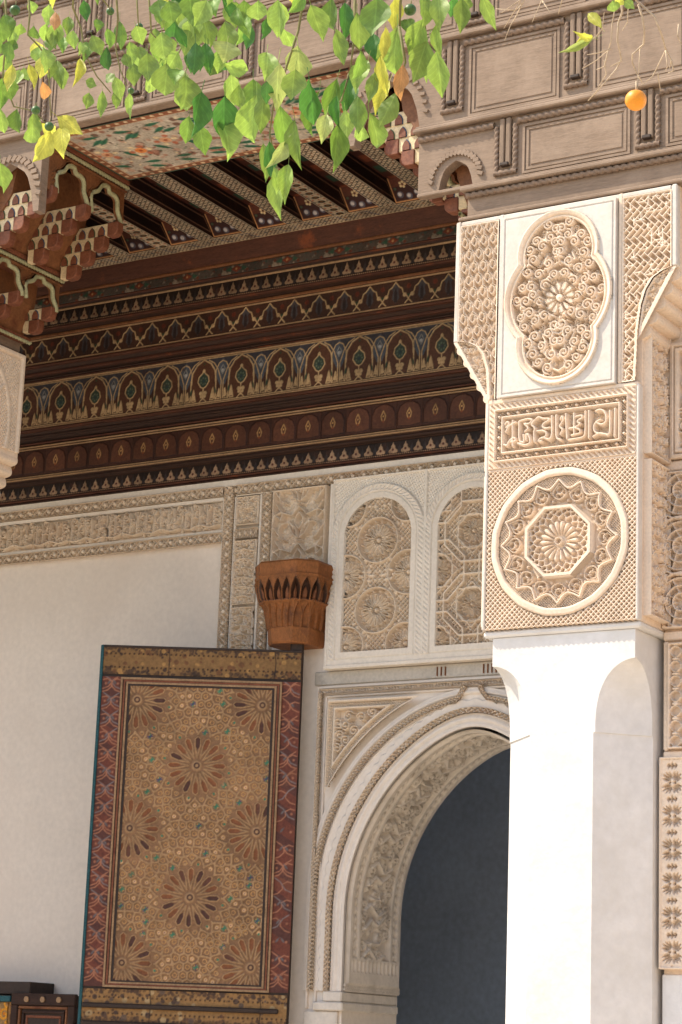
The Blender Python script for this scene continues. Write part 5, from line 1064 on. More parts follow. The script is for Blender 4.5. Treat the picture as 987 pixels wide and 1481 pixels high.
LEAVES=[[-2.335,3.475,3.694,-2.334,3.479,3.626,0.027,0],[-2.309,3.531,3.724,-2.325,3.51,3.686,0.025,1],[-2.26,3.481,3.669,-2.249,3.512,3.612,0.037,0],[-2.327,3.665,3.783,-2.344,3.707,3.739,0.039,1],[-2.284,3.654,3.757,-2.293,3.664,3.687,0.031,2],[-2.285,3.619,3.682,-2.275,3.64,3.619,0.028,0],[-2.155,3.566,3.699,-2.161,3.566,3.629,0.055,1],[-2.199,3.566,3.677,-2.224,3.615,3.632,0.035,0],[-2.2,3.713,3.781,-2.222,3.754,3.735,0.03,3],[-2.249,3.717,3.706,-2.245,3.724,3.648,0.032,2],[-2.168,3.624,3.664,-2.185,3.652,3.616,0.02,3],[-2.195,3.723,3.713,-2.227,3.774,3.644,0.049,0],[-2.192,3.757,3.744,-2.181,3.75,3.7,0.026,1],[-2.134,3.716,3.713,-2.173,3.738,3.66,0.041,0],[-2.108,3.679,3.744,-2.114,3.682,3.683,0.036,0],[-2.081,3.685,3.741,-2.076,3.69,3.673,0.035,0],[-2.105,3.794,3.796,-2.126,3.829,3.772,0.023,2],[-2.047,3.726,3.746,-2.055,3.738,3.686,0.03,0],[-2.078,3.802,3.793,-2.088,3.817,3.769,0.021,0],[-2.046,3.812,3.79,-2.046,3.868,3.746,0.026,0],[-2.098,3.715,3.693,-2.1,3.736,3.639,0.02,0],[-2.133,3.737,3.673,-2.166,3.749,3.604,0.048,0],[-2.069,3.665,3.605,-2.071,3.688,3.528,0.037,0],[-2.17,3.778,3.688,-2.157,3.784,3.617,0.031,0],[-2.121,3.618,3.567,-2.139,3.642,3.523,0.026,4],[-2.163,3.671,3.566,-2.166,3.691,3.532,0.017,4],[-2.205,3.676,3.63,-2.205,3.7,3.56,0.023,3],[-2.263,3.811,3.639,-2.288,3.803,3.575,0.03,3],[-2.186,3.708,3.554,-2.213,3.699,3.489,0.036,0],[-2.252,3.697,3.638,-2.273,3.697,3.578,0.035,0],[-2.21,3.658,3.586,-2.237,3.687,3.542,0.025,0],[-2.223,3.619,3.62,-2.245,3.636,3.574,0.025,1],[-2.324,3.745,3.635,-2.33,3.746,3.56,0.034,2],[-2.212,3.599,3.51,-2.215,3.609,3.441,0.031,1],[-2.33,3.706,3.615,-2.366,3.726,3.554,0.033,1],[-2.27,3.613,3.527,-2.272,3.626,3.469,0.02,2],[-2.269,3.622,3.472,-2.29,3.647,3.389,0.036,1],[-2.236,3.593,3.481,-2.249,3.623,3.442,0.027,0],[-2.3,3.793,3.568,-2.314,3.85,3.519,0.034,0],[-2.298,3.762,3.528,-2.323,3.797,3.508,0.026,0],[-2.267,3.572,3.468,-2.277,3.573,3.416,0.03,5],[-2.392,3.736,3.612,-2.43,3.773,3.544,0.026,1],[-2.336,3.604,3.574,-2.362,3.662,3.509,0.038,2],[-2.37,3.607,3.658,-2.392,3.649,3.61,0.047,5],[-2.342,3.558,3.577,-2.345,3.559,3.52,0.044,0],[-2.386,3.565,3.606,-2.396,3.574,3.515,0.044,5],[-2.392,3.587,3.52,-2.415,3.646,3.459,0.039,1],[-2.364,3.604,3.489,-2.356,3.613,3.396,0.028,0],[-2.35,3.467,3.578,-2.351,3.465,3.525,0.035,0],[-2.471,3.64,3.578,-2.485,3.654,3.511,0.031,0],[-2.414,3.582,3.442,-2.406,3.585,3.373,0.027,2],[-2.516,3.715,3.507,-2.523,3.737,3.44,0.026,0],[-2.374,3.584,3.435,-2.393,3.56,3.377,0.025,5],[-2.356,3.574,3.376,-2.362,3.575,3.304,0.027,0],[-2.462,3.69,3.423,-2.457,3.704,3.335,0.033,0],[-2.382,3.556,3.368,-2.383,3.576,3.324,0.022,0],[-2.388,3.528,3.548,-2.415,3.568,3.527,0.022,2],[-2.665,3.543,3.799,-2.67,3.566,3.761,0.039,1],[-2.762,3.772,3.898,-2.793,3.789,3.817,0.057,0],[-2.782,3.863,3.917,-2.798,3.876,3.873,0.041,0],[-2.6,3.663,3.789,-2.605,3.688,3.726,0.039,0],[-2.616,3.586,3.709,-2.629,3.602,3.653,0.035,2],[-2.721,3.63,3.701,-2.754,3.668,3.657,0.051,0],[-2.82,3.832,3.777,-2.84,3.852,3.715,0.061,0],[-2.559,3.622,3.713,-2.564,3.619,3.672,0.054,5],[-2.697,3.651,3.688,-2.704,3.637,3.655,0.035,1],[-2.616,3.694,3.706,-2.595,3.744,3.706,0.033,0],[-2.651,3.662,3.632,-2.659,3.66,3.546,0.045,2],[-2.777,3.928,3.755,-2.798,3.967,3.665,0.058,2],[-2.809,3.956,3.724,-2.805,3.993,3.641,0.051,0],[-2.83,3.911,3.689,-2.839,3.946,3.638,0.037,1],[-2.823,3.858,3.688,-2.849,3.886,3.643,0.033,1],[-2.626,3.819,3.722,-2.623,3.822,3.651,0.044,1],[-2.565,3.753,3.645,-2.602,3.801,3.572,0.047,0],[-2.748,3.91,3.798,-2.772,3.957,3.753,0.037,0],[-2.619,3.761,3.684,-2.63,3.788,3.647,0.028,0],[-2.667,3.834,3.931,-2.688,3.856,3.893,0.045,1],[-2.697,3.821,3.932,-2.702,3.848,3.884,0.041,0],[-2.614,3.807,3.906,-2.626,3.834,3.878,0.04,0],[-2.497,3.717,3.84,-2.529,3.764,3.792,0.043,0],[-2.759,3.84,3.955,-2.747,3.833,3.914,0.033,1],[-2.845,3.813,3.909,-2.873,3.846,3.894,0.037,2],[-2.802,3.686,3.895,-2.79,3.68,3.847,0.04,1],[-2.897,3.782,3.828,-2.89,3.786,3.768,0.041,0],[-2.876,3.803,3.885,-2.887,3.837,3.841,0.046,0],[-2.584,3.571,3.794,-2.6,3.559,3.743,0.039,0],[-2.734,3.71,3.907,-2.745,3.737,3.862,0.048,1],[-2.733,3.829,3.813,-2.771,3.859,3.782,0.037,1],[-3.857,4.403,4.331,-3.852,4.394,4.27,0.04,1],[-4.102,4.669,4.387,-4.103,4.67,4.299,0.035,1],[-4.041,4.634,4.477,-4.04,4.621,4.435,0.028,1],[-3.996,4.606,4.507,-4.02,4.628,4.485,0.028,0],[-3.98,4.621,4.583,-3.984,4.64,4.556,0.028,0],[-3.988,4.687,4.467,-3.983,4.692,4.416,0.041,0],[-3.912,4.642,4.401,-3.918,4.655,4.343,0.036,0],[-3.958,4.747,4.426,-3.971,4.79,4.38,0.034,0],[-3.819,4.557,4.432,-3.834,4.576,4.386,0.034,0],[-3.683,4.385,4.375,-3.676,4.377,4.321,0.025,4],[-3.817,4.632,4.457,-3.826,4.649,4.415,0.031,0],[-3.854,4.71,4.595,-3.862,4.742,4.551,0.032,2],[-3.648,4.509,4.352,-3.637,4.533,4.304,0.036,0],[-3.787,4.748,4.508,-3.796,4.771,4.461,0.033,1],[-3.587,4.498,4.299,-3.607,4.54,4.258,0.028,2],[-3.77,4.784,4.542,-3.769,4.791,4.464,0.034,1],[-3.742,4.642,4.481,-3.744,4.648,4.448,0.027,1],[-3.876,4.774,4.369,-3.848,4.785,4.356,0.026,0],[-3.716,4.595,4.227,-3.728,4.604,4.19,0.028,0],[-3.894,4.876,4.385,-3.892,4.879,4.311,0.025,0],[-3.613,4.581,4.249,-3.619,4.615,4.201,0.03,0],[-3.845,4.869,4.365,-3.848,4.889,4.328,0.025,0],[-3.68,4.735,4.276,-3.707,4.776,4.227,0.029,0],[-3.82,4.799,4.39,-3.794,4.795,4.359,0.028,0],[-3.793,4.846,4.47,-3.779,4.854,4.426,0.032,0],[-3.589,4.629,4.42,-3.601,4.671,4.39,0.04,0],[-3.616,4.714,4.384,-3.64,4.745,4.351,0.031,1],[-3.552,4.648,4.278,-3.572,4.689,4.243,0.037,0],[-3.561,4.61,4.341,-3.55,4.61,4.297,0.03,0],[-3.535,4.735,4.533,-3.548,4.734,4.493,0.055,1],[-3.562,4.763,4.509,-3.585,4.806,4.474,0.041,1],[-3.571,4.856,4.537,-3.58,4.854,4.45,0.062,0],[-3.458,4.753,4.388,-3.491,4.771,4.324,0.032,2],[-3.558,4.791,4.404,-3.604,4.802,4.36,0.058,0],[-3.553,4.823,4.351,-3.558,4.799,4.317,0.041,5],[-3.496,4.737,4.289,-3.515,4.793,4.224,0.054,0],[-3.925,4.484,4.266,-3.937,4.523,4.228,0.042,1],[-4.108,4.75,4.317,-4.123,4.78,4.265,0.041,1],[-3.978,4.676,4.254,-4.002,4.703,4.19,0.036,0],[-3.943,4.484,4.185,-3.966,4.533,4.138,0.034,0],[-3.838,4.533,4.44,-3.87,4.566,4.411,0.031,0],[-3.818,4.46,4.396,-3.835,4.494,4.379,0.027,1],[-4.008,4.651,4.389,-4.012,4.674,4.363,0.028,0],[-3.92,4.524,4.31,-3.918,4.517,4.264,0.031,0],[-3.869,4.671,4.529,-3.879,4.678,4.483,0.029,0],[-3.861,4.647,4.451,-3.86,4.64,4.404,0.028,1],[-3.661,4.477,4.32,-3.656,4.47,4.281,0.025,0],[-3.755,4.816,4.486,-3.746,4.825,4.429,0.034,0],[-3.689,4.864,4.597,-3.689,4.88,4.551,0.039,0],[-3.623,4.76,4.477,-3.634,4.769,4.425,0.034,0],[-3.886,4.605,4.438,-3.875,4.6,4.394,0.025,0],[-3.861,4.564,4.279,-3.886,4.604,4.25,0.03,4],[-3.853,4.353,4.371,-3.865,4.383,4.331,0.04,1],[-3.882,4.404,4.421,-3.877,4.424,4.365,0.037,1],[-3.464,4.587,4.325,-3.461,4.578,4.265,0.03,0],[-3.601,4.966,4.592,-3.614,5.014,4.548,0.042,0],[-3.718,4.469,4.106,-3.693,4.535,4.078,0.042,3],[-3.724,4.495,4.087,-3.719,4.508,4.01,0.045,3],[-3.728,4.456,4.057,-3.774,4.455,3.987,0.045,3],[-3.761,4.418,4.074,-3.792,4.454,4.04,0.038,0],[-3.753,4.446,4.084,-3.755,4.497,4.073,0.03,3],[-3.824,4.367,3.948,-3.835,4.405,3.887,0.039,0],[-2.788,3.831,3.847,-2.799,3.859,3.801,0.023,2],[-2.685,3.949,3.94,-2.698,3.959,3.9,0.024,2],[-2.576,3.675,3.821,-2.559,3.685,3.775,0.024,1],[-3.503,4.617,4.354,-3.511,4.642,4.304,0.039,1],[-3.816,4.914,4.473,-3.822,4.939,4.42,0.039,0],[-2.763,3.75,3.865,-2.785,3.79,3.844,0.031,0],[-3.759,4.433,4.304,-3.755,4.448,4.244,0.039,0],[-2.686,3.768,3.913,-2.694,3.813,3.892,0.023,2],[-2.669,3.697,3.767,-2.67,3.714,3.713,0.03,2],[-4.038,4.548,4.389,-4.044,4.538,4.322,0.028,0],[-3.895,4.602,4.383,-3.903,4.6,4.32,0.036,3],[-3.884,4.453,4.289,-3.891,4.453,4.22,0.029,3],[-2.718,3.937,3.926,-2.75,3.971,3.892,0.026,2],[-3.839,4.929,4.55,-3.851,4.982,4.499,0.038,0],[-3.7,4.932,4.697,-3.708,4.96,4.628,0.031,2],[-2.724,3.817,3.812,-2.757,3.85,3.778,0.03,1],[-2.881,3.89,3.983,-2.89,3.93,3.937,0.032,0],[-2.702,3.629,3.787,-2.697,3.657,3.751,0.02,2],[-2.843,4.09,4.037,-2.877,4.111,3.992,0.025,1],[-3.873,4.512,4.312,-3.865,4.532,4.253,0.024,3],[-2.605,3.903,3.877,-2.611,3.948,3.856,0.028,0],[-2.675,3.761,3.779,-2.69,3.773,3.738,0.027,0],[-4.055,4.638,4.533,-4.066,4.658,4.474,0.03,0],[-4.021,4.735,4.707,-4.041,4.797,4.655,0.03,3],[-2.509,3.723,3.84,-2.502,3.732,3.798,0.022,0],[-3.734,4.569,4.324,-3.745,4.563,4.251,0.026,3],[-3.954,4.733,4.435,-3.942,4.74,4.355,0.034,0],[-3.763,4.992,4.711,-3.786,4.995,4.646,0.028,3],[-3.766,5.005,4.587,-3.77,5.048,4.55,0.04,0],[-2.719,3.831,3.821,-2.74,3.876,3.797,0.027,2],[-2.987,4.011,4.055,-2.987,4.048,4.023,0.024,0],[-2.609,3.931,4.005,-2.619,3.979,3.97,0.028,3],[-2.802,3.989,4.029,-2.821,4.028,3.995,0.025,1],[-2.854,4.01,4.098,-2.891,4.042,4.072,0.024,1],[-2.702,3.708,3.852,-2.71,3.726,3.819,0.022,0],[-3.988,4.494,4.561,-3.991,4.491,4.488,0.03,1],[-3.774,4.64,4.415,-3.769,4.631,4.354,0.031,1],[-2.671,3.69,3.824,-2.667,3.706,3.768,0.028,0],[-3.765,4.995,4.516,-3.771,5.01,4.439,0.035,0],[-3.647,4.5,4.512,-3.636,4.504,4.449,0.028,1],[-3.968,4.692,4.6,-4.001,4.732,4.562,0.036,0],[-2.567,3.703,3.811,-2.561,3.703,3.763,0.026,1],[-3.675,4.893,4.466,-3.708,4.944,4.415,0.026,2],[-4.093,4.796,4.554,-4.109,4.828,4.515,0.04,3],[-4.002,4.565,4.4,-4.042,4.591,4.362,0.035,0],[-3.806,4.54,4.445,-3.825,4.555,4.383,0.04,0],[-4.088,4.594,4.516,-4.103,4.646,4.462,0.026,1],[-2.63,3.731,3.922,-2.665,3.766,3.889,0.021,0],[-2.622,5.651,4.644,-2.659,5.649,4.696,0.028,3],[-2.623,5.591,4.589,-2.65,5.536,4.588,0.02,3],[-2.629,5.611,4.597,-2.716,5.589,4.564,0.022,5],[-2.646,5.611,4.606,-2.665,5.581,4.581,0.015,3],[-2.569,5.613,4.708,-2.573,5.637,4.687,0.034,0],[-2.536,5.627,4.707,-2.518,5.648,4.687,0.025,0],[-2.537,5.615,4.714,-2.563,5.628,4.7,0.025,3]]
TWIGS=[[[[-2.658,5.867,4.883],[-2.661,5.889,4.811],[-2.681,5.905,4.789],[-2.675,5.884,4.717],[-2.689,5.946,4.685],[-2.708,5.952,4.657],[-2.725,5.914,4.604],[-2.788,5.917,4.55]],0.0045],[[[-2.668,5.859,4.841],[-2.698,5.895,4.781],[-2.694,5.881,4.72],[-2.716,5.906,4.701],[-2.765,5.924,4.685],[-2.808,5.912,4.661]],0.0028],[[[-2.603,5.834,4.856],[-2.62,5.903,4.85],[-2.557,5.9,4.779],[-2.547,5.932,4.73],[-2.559,5.992,4.711],[-2.55,6.019,4.679],[-2.542,6.016,4.642],[-2.566,6.031,4.646]],0.0045],[[[-2.602,5.879,4.821],[-2.601,5.907,4.792],[-2.594,5.908,4.744],[-2.621,5.963,4.726],[-2.64,5.921,4.678],[-2.661,5.968,4.675],[-2.653,5.997,4.637],[-2.643,5.968,4.582]],0.0045],[[[-2.63,5.96,4.72],[-2.632,5.95,4.62]],0.0028],[[[-2.555,5.983,4.7],[-2.596,6.008,4.657],[-2.614,6.017,4.638],[-2.639,5.981,4.597]],0.0028],[[[-2.577,5.972,4.625],[-2.597,6.042,4.596]],0.0028],[[[-2.826,5.561,4.783],[-2.849,5.582,4.758],[-2.873,5.577,4.707],[-2.894,5.58,4.68],[-2.904,5.566,4.63]],0.0028],[[[-2.788,5.609,4.782],[-2.799,5.603,4.756],[-2.82,5.582,4.678]],0.0028],[[[-2.735,5.639,4.784],[-2.749,5.64,4.761],[-2.762,5.642,4.718]],0.0028],[[[-2.862,5.594,4.752],[-2.857,5.545,4.71],[-2.929,5.552,4.734]],0.0028],[[[-2.84,5.577,4.767],[-2.881,5.578,4.75],[-2.899,5.534,4.707]],0.0028],[[[-2.862,5.594,4.752],[-2.848,5.553,4.738],[-2.915,5.58,4.678]],0.0028],[[[-2.596,5.747,4.575],[-2.619,5.74,4.563],[-2.631,5.739,4.559]],0.0028],[[[-2.629,5.718,4.602],[-2.647,5.729,4.558],[-2.672,5.726,4.552]],0.0028],[[[-2.634,5.751,4.624],[-2.667,5.728,4.607],[-2.699,5.717,4.603]],0.0028],[[[-2.656,5.748,4.588],[-2.666,5.785,4.559],[-2.691,5.776,4.514]],0.0028],[[[-2.484,5.817,4.614],[-2.478,5.818,4.56],[-2.487,5.824,4.551]],0.0028],[[[-2.461,5.807,4.571],[-2.481,5.839,4.563]],0.0028],[[[-2.44,5.813,4.689],[-2.434,5.79,4.637],[-2.445,5.847,4.638]],0.0028],[[[-2.552,5.692,4.74],[-2.577,5.741,4.694],[-2.599,5.753,4.677]],0.0028],[[[-2.673,5.726,4.662],[-2.654,5.728,4.685],[-2.633,5.695,4.719]],0.0028],[[[-2.673,5.726,4.662],[-2.686,5.717,4.651],[-2.707,5.711,4.656]],0.0028],[[[-2.803,5.612,4.761],[-2.767,5.595,4.705]],0.0028],[[[-2.566,5.8,4.541],[-2.562,5.821,4.526]],0.0028],[[[-2.33,3.563,3.765],[-2.363,3.611,3.761],[-2.379,3.622,3.699],[-2.385,3.608,3.645],[-2.409,3.616,3.594],[-2.444,3.638,3.551],[-2.472,3.671,3.504],[-2.468,3.698,3.437]],0.004],[[[-2.257,3.646,3.785],[-2.27,3.671,3.68],[-2.286,3.684,3.607]],0.004],[[[-2.157,3.673,3.775],[-2.169,3.685,3.75],[-2.192,3.724,3.713],[-2.24,3.735,3.663],[-2.241,3.708,3.619]],0.004],[[[-2.187,3.714,3.707],[-2.177,3.727,3.63],[-2.207,3.744,3.575]],0.004],[[[-2.11,3.69,3.771],[-2.14,3.736,3.723],[-2.155,3.776,3.689],[-2.13,3.773,3.664]],0.004],[[[-2.28,3.683,3.676],[-2.274,3.713,3.666],[-2.271,3.74,3.633]],0.004],[[[-2.305,3.713,3.624],[-2.308,3.69,3.555],[-2.352,3.705,3.538]],0.004],[[[-2.027,3.776,3.792],[-2.021,3.76,3.756]],0.004],[[[-2.085,3.758,3.797],[-2.084,3.747,3.759]],0.004],[[[-3.755,4.544,4.541],[-3.788,4.585,4.502],[-3.789,4.63,4.457],[-3.762,4.626,4.363],[-3.757,4.678,4.319],[-3.725,4.706,4.273]],0.004],[[[-3.876,4.485,4.542],[-3.874,4.502,4.462],[-3.882,4.509,4.403],[-3.864,4.541,4.377],[-3.864,4.586,4.353],[-3.876,4.618,4.254],[-3.878,4.631,4.202]],0.004],[[[-3.66,4.613,4.55],[-3.688,4.669,4.481],[-3.716,4.702,4.414],[-3.7,4.71,4.342],[-3.689,4.733,4.299]],0.004],[[[-3.58,4.66,4.553],[-3.588,4.689,4.482],[-3.597,4.711,4.436],[-3.588,4.74,4.417],[-3.635,4.767,4.345]],0.004],[[[-3.521,4.756,4.583],[-3.533,4.791,4.514],[-3.527,4.799,4.466],[-3.577,4.817,4.405]],0.004],[[[-3.468,4.774,4.579],[-3.507,4.814,4.497],[-3.491,4.822,4.41]],0.004],[[[-3.932,4.451,4.54],[-3.942,4.487,4.428],[-3.99,4.538,4.309],[-3.983,4.589,4.235],[-3.92,4.608,4.216],[-3.885,4.632,4.172]],0.004],[[[-3.613,4.65,4.542],[-3.623,4.684,4.447]],0.004],[[[-3.699,4.579,4.529],[-3.707,4.657,4.508]],0.004],[[[-3.51,4.874,4.407],[-3.472,4.892,4.378]],0.004]]
FRUIT=[[-2.184,3.752,3.762,0.0129],[-3.968,4.544,4.515,0.0152],[-3.751,4.711,4.537,0.0118],[-3.692,4.777,4.505,0.0104],[-3.694,4.759,4.295,0.0096],[-3.803,4.475,4.143,0.0126],[-3.724,4.443,4.066,0.013],[-2.699,6.082,4.601,0.0348]]

# =================================================================== open door leaf
dr = thing('door_leaf', 'tall painted wooden door leaf with star rosettes, standing ajar before the white wall', 'door', (-7.887, 12.4, 0), None, R(29.36))
W_ = 1.343; TH = .07
def dput(n, me, m, **k): return put(n, me, m, dr, local=True, **k)
dput('door_core', boxm(-W_, 0, .012, TH, .12, 4.22, .004), 'iron')
dput('pivot_post', boxm(-.085, .005, .014, .085, .02, 4.36, .012), 'iron')
BASE = S(130, 97, 70); TANL = S(158, 126, 92); DKP = S(78, 50, 42); GR = S(52, 112, 88); BRN = S(124, 76, 48)
def star_panel(h, cs):
    w = .955; cv = Cv(w, h, .0046, 0, BASE); rng = random.Random(77)
    cv.C *= (1+.0*cv.U)[..., None]
    n1 = np.zeros(cv.U.shape)
    for i in range(70): n1 += rng.uniform(-1, 1)*np.exp(-(((cv.U-rng.uniform(0, w))**2+(cv.V-rng.uniform(0, h))**2)/rng.uniform(.005, .05)))
    cv.C *= np.clip(1+.14*n1, .7, 1.3)[..., None]
    P = []
    step = .0535
    for (x, y) in cs:
        for rr, n in ((.225, 16), (.262, 16), (.30, 32)):
            for k in range(n):
                a = 2*math.pi*(k+(.5 if rr != .262 else 0))/n; p = (x+rr*math.cos(a), y+rr*math.sin(a))
                if all(math.hypot(p[0]-q[0], p[1]-q[1]) > .21 for q in cs) and all(math.hypot(p[0]-q[0], p[1]-q[1]) > .026 for q in P): P.append(p)
    for j in range(int(h/step)+1):
        for i in range(int(w/step)+1):
            p = (i*step+(step/2 if j % 2 else 0), j*step)
            if all(math.hypot(p[0]-q[0], p[1]-q[1]) > .21 for q in cs) and all(math.hypot(p[0]-q[0], p[1]-q[1]) > .036 for q in P): P.append(p)
    F1, F2, I = cv.voro(P, .12); far = np.min([np.hypot(cv.U-x, cv.V-y) for x, y in cs], 0) > .205
    m = far & (F2-F1 < .011); cv.C[m] = TANL; cv.H[m] = .005
    m2 = far & (np.abs(F1-.013) < .003); cv.C[m2] = S(168, 128, 82)
    for k, (x, y) in enumerate(P):
        if far[min(cv.ny-1, max(0, int(y/h*(cv.ny-1)))), min(cv.nx-1, max(0, int(x/w*(cv.nx-1))))] == 0: continue
        q = k % 11
        if q in (0, 6): cv.disc(x, y, .010, None, S(206, 172, 136)); cv.disc(x, y, .004, None, S(120, 70, 50))
        elif q == 3: 
            for a in (0, 1.57, .78): cv.stroke([(x-.016*math.cos(a), y-.016*math.sin(a)), (x+.016*math.cos(a), y+.016*math.sin(a))], .008, .003, GR if rng.random() < .75 else S(62, 66, 96))
    for x, y in cs:
        rosette(cv, x, y, .275, 16, .006, TANL, None, False, False)
        for k in range(16):
            a = 2*math.pi*k/16; dk = rng.random() < (.75 if abs(x-w/2) < .1 and y < h*.45 else .3); L = [(.105, 0), (.125, .013), (.175, .015), (.190, 0), (.175, -.015), (.125, -.013)]
            cv.fill([(x+p*math.cos(a)-q*math.sin(a), y+p*math.sin(a)+q*math.cos(a)) for p, q in L], None, (DKP if rng.random() < .7 else S(98, 62, 48)) if dk else BRN)
            a += math.pi/16; cv.disc(x+.218*math.cos(a), y+.218*math.sin(a), .008, None, GR if k % 2 else TANL)
        cv.disc(x, y, .030, .005, TANL); cv.disc(x, y, .021, None, DKP); cv.disc(x, y, .010, None, TANL)
    return cv.mesh('star_panel')
cs = [(.474, 1.411), (.474, .551), (.055, 1.836), (.89, 1.825), (.055, .986), (.89, .990), (.055, .120), (.89, .118)]
pn = dput('star_panel', star_panel(1.935, cs), 'dpaint', loc=(-1.142, .006, 2.038))
def stile(w, h, seed, fade):
    cv = Cv(w, h, .005, 0, S(104, 56, 44)); rng = random.Random(seed); LN_ = S(158, 106, 82); ST = S(118, 108, 108)
    cv.where(np.sin(cv.V*33+cv.U*20) > .2, None, S(84, 50, 44))
    y = .03; q = 0
    while y < h-.06:                                   # worn interlace of thin bands crossing from side to side
        for sg in (0, 1):
            f = (lambda p: mirx(p, w/2)) if (sg+q) % 2 else (lambda p: p)
            if rng.random() > fade:
                cv.stroke(f([(.06*w, y), (.30*w, y+.010), (.52*w, y+.040), (.50*w, y+.070), (.74*w, y+.088), (.94*w, y+.080)]), .007, .002, LN_)
                cv.stroke(f([(.94*w, y+.02), (.66*w, y+.035), (.40*w, y+.085), (.12*w, y+.110)]), .007, .002, ST if rng.random() < .5 else LN_)
            if rng.random() > fade: cv.disc(*f([(.80*w, y+.055)])[0], .008, .002, S(150, 98, 76)); cv.fill(f(drop(.28*w, y+.05, .045, .014, .9)), None, S(96, 90, 92))
        y += .118; q += 1
    return cv.mesh('stile')
dput('stile', stile(.135, 2.02, 3, 0.), 'dpaint', loc=(-1.330, .004, 2.005)); dput('stile', stile(.135, 2.02, 5, .35), 'dpaint', loc=(-.138, .004, 2.005))
dput('edge_bead', boxm(-W_-.006, -W_+.014, -.010, TH+.004, .12, 4.235, .004), 'teal')
def rail(h, seed, dark):
    cv = Cv(W_-.02, h, .005, 0, S(140, 106, 66)); rng = random.Random(seed)
    for i in range(420): cv.disc(rng.uniform(0, W_), abs(rng.choice((0, h))-abs(rng.gauss(0, .022))), rng.uniform(.004, .012), None, rng.choice([S(84, 62, 46), S(104, 76, 50), S(70, 52, 42)]))
    for i in range(60): cv.disc(rng.uniform(0, W_), rng.uniform(0, h), rng.uniform(.006, .02), None, rng.choice([S(176, 134, 80), S(120, 82, 52)] if not dark else [S(96, 78, 66), S(160, 136, 100), S(78, 60, 50)]))
    for yy in (h*.25, h*.75):
        for i in range(44): cv.disc(.02+i*.031, yy, .0075, .006, S(60, 42, 34), dome=True)
    for x in (.44, 1.15): cv.stroke([(x, 0), (x+.006, h*.6), (x-.004, h)], .006, -.002, S(40, 28, 24), mode='add')
    return cv.mesh('rail')
rt = dput('top_rail', rail(.185, 2, False), 'dpaint', loc=(-W_+.012, .004, 4.043))
dput('top_cap', boxm(-W_, .0, -.004, TH+.004, 4.222, 4.238, .004), 'iron')
dput('middle_rail', rail(.205, 6, True), 'dpaint', loc=(-W_+.012, .004, 1.785))
for z in (1.885, 1.772): dput('rail_moulding', boxm(-W_+.015, -.06, -.022, .01, z-.016, z+.016, .008), 'iron')
for k, (a, m, d) in enumerate(((.060, 'pale', .018), (.042, 'redm', .012), (.024, 'pale', .010), (.008, 'iron', .006))):   # moulded frame of the star panel, in steps
    x0, x1, z0, z1 = -1.142-a, -.187+a, 2.038-a*.6, 3.973+a*.8; w = .013
    bm = bmesh.new()
    for (p, q, r, s) in ((x0, x1, z1-w, z1), (x0, x1, z0, z0+w), (x0, x0+w, z0+w, z1-w), (x1-w, x1, z0+w, z1-w)):
        c = bmesh.ops.create_cube(bm, size=1)['verts']
        for v in c: v.co = Vector(((p+q)/2+v.co.x*(q-p), .004-d/2+v.co.y*d, (r+s)/2+v.co.z*(s-r)))
    dput('panel_moulding', bm_mesh('panel_moulding', bm), m)
dput('star_panel', star_panel(1.45, [(.474, .72), (.055, .25), (.89, .25), (.055, 1.2), (.89, 1.2)]), 'dpaint', loc=(-1.142, .006, .28))

# =================================================================== carved wooden socket holding the door pivot
sk = thing('door_socket', 'flared orange cedar door socket with carved pointed niches on the wall', 'bracket', (-8.0, 12.45, 4.3))
def sock_ring(hw, dep, z, ch): 
    x = -8.005; hw *= .93; return [(x-hw, WY+.01, z), (x-hw, WY-dep+ch, z), (x-hw+ch, WY-dep, z), (x+hw-ch, WY-dep, z), (x+hw, WY-dep+ch, z), (x+hw, WY+.01, z)]
rings = [(.165, .27, 4.285, .075), (.172, .28, 4.30, .078), (.176, .285, 4.37, .08), (.176, .285, 4.374, .08), (.180, .29, 4.40, .082), (.205, .31, 4.52, .09), (.245, .345, 4.59, .10), (.262, .355, 4.66, .105), (.268, .36, 4.76, .105), (.272, .365, 4.82, .105), (.262, .355, 4.835, .10)]
v = [p for r in rings for p in sock_ring(r[0], r[1], r[2], r[3])]; f = []
for i in range(len(rings)-1):
    for k in range(5): f.append((i*6+k, i*6+k+1, (i+1)*6+k+1, (i+1)*6+k))
f.append(tuple(range(6))); f.append(tuple(range(len(v)-6, len(v))))
body = [r for r in rings if r[2] <= 4.381 or r[2] >= 4.735]
put('socket_foot', mesh('socket', [p for r in rings[:4]+[(.178, .288, 4.384, .081)] for p in sock_ring(*r)], [(i*6+k, i*6+k+1, (i+1)*6+k+1, (i+1)*6+k) for i in range(4) for k in range(5)]+[tuple(range(6))]), 'socket', sk)
hd = [(.2665, .3585, 4.738, .105)]+rings[8:]
put('socket_head', mesh('socket', [p for r in hd for p in sock_ring(*r)], [(i*6+k, i*6+k+1, (i+1)*6+k+1, (i+1)*6+k) for i in range(len(hd)-1) for k in range(5)]+[tuple(range(len(hd)*6-6, len(hd)*6))]), 'socket', sk)
M['socketc'] = mat('carved_socket', attr=True, rough=.6, var=.4, scale=9, fine=60, bump=.35, bdist=.003, stain=(7, .56, .72, S(92, 56, 38)))
RA = np.array(rings)
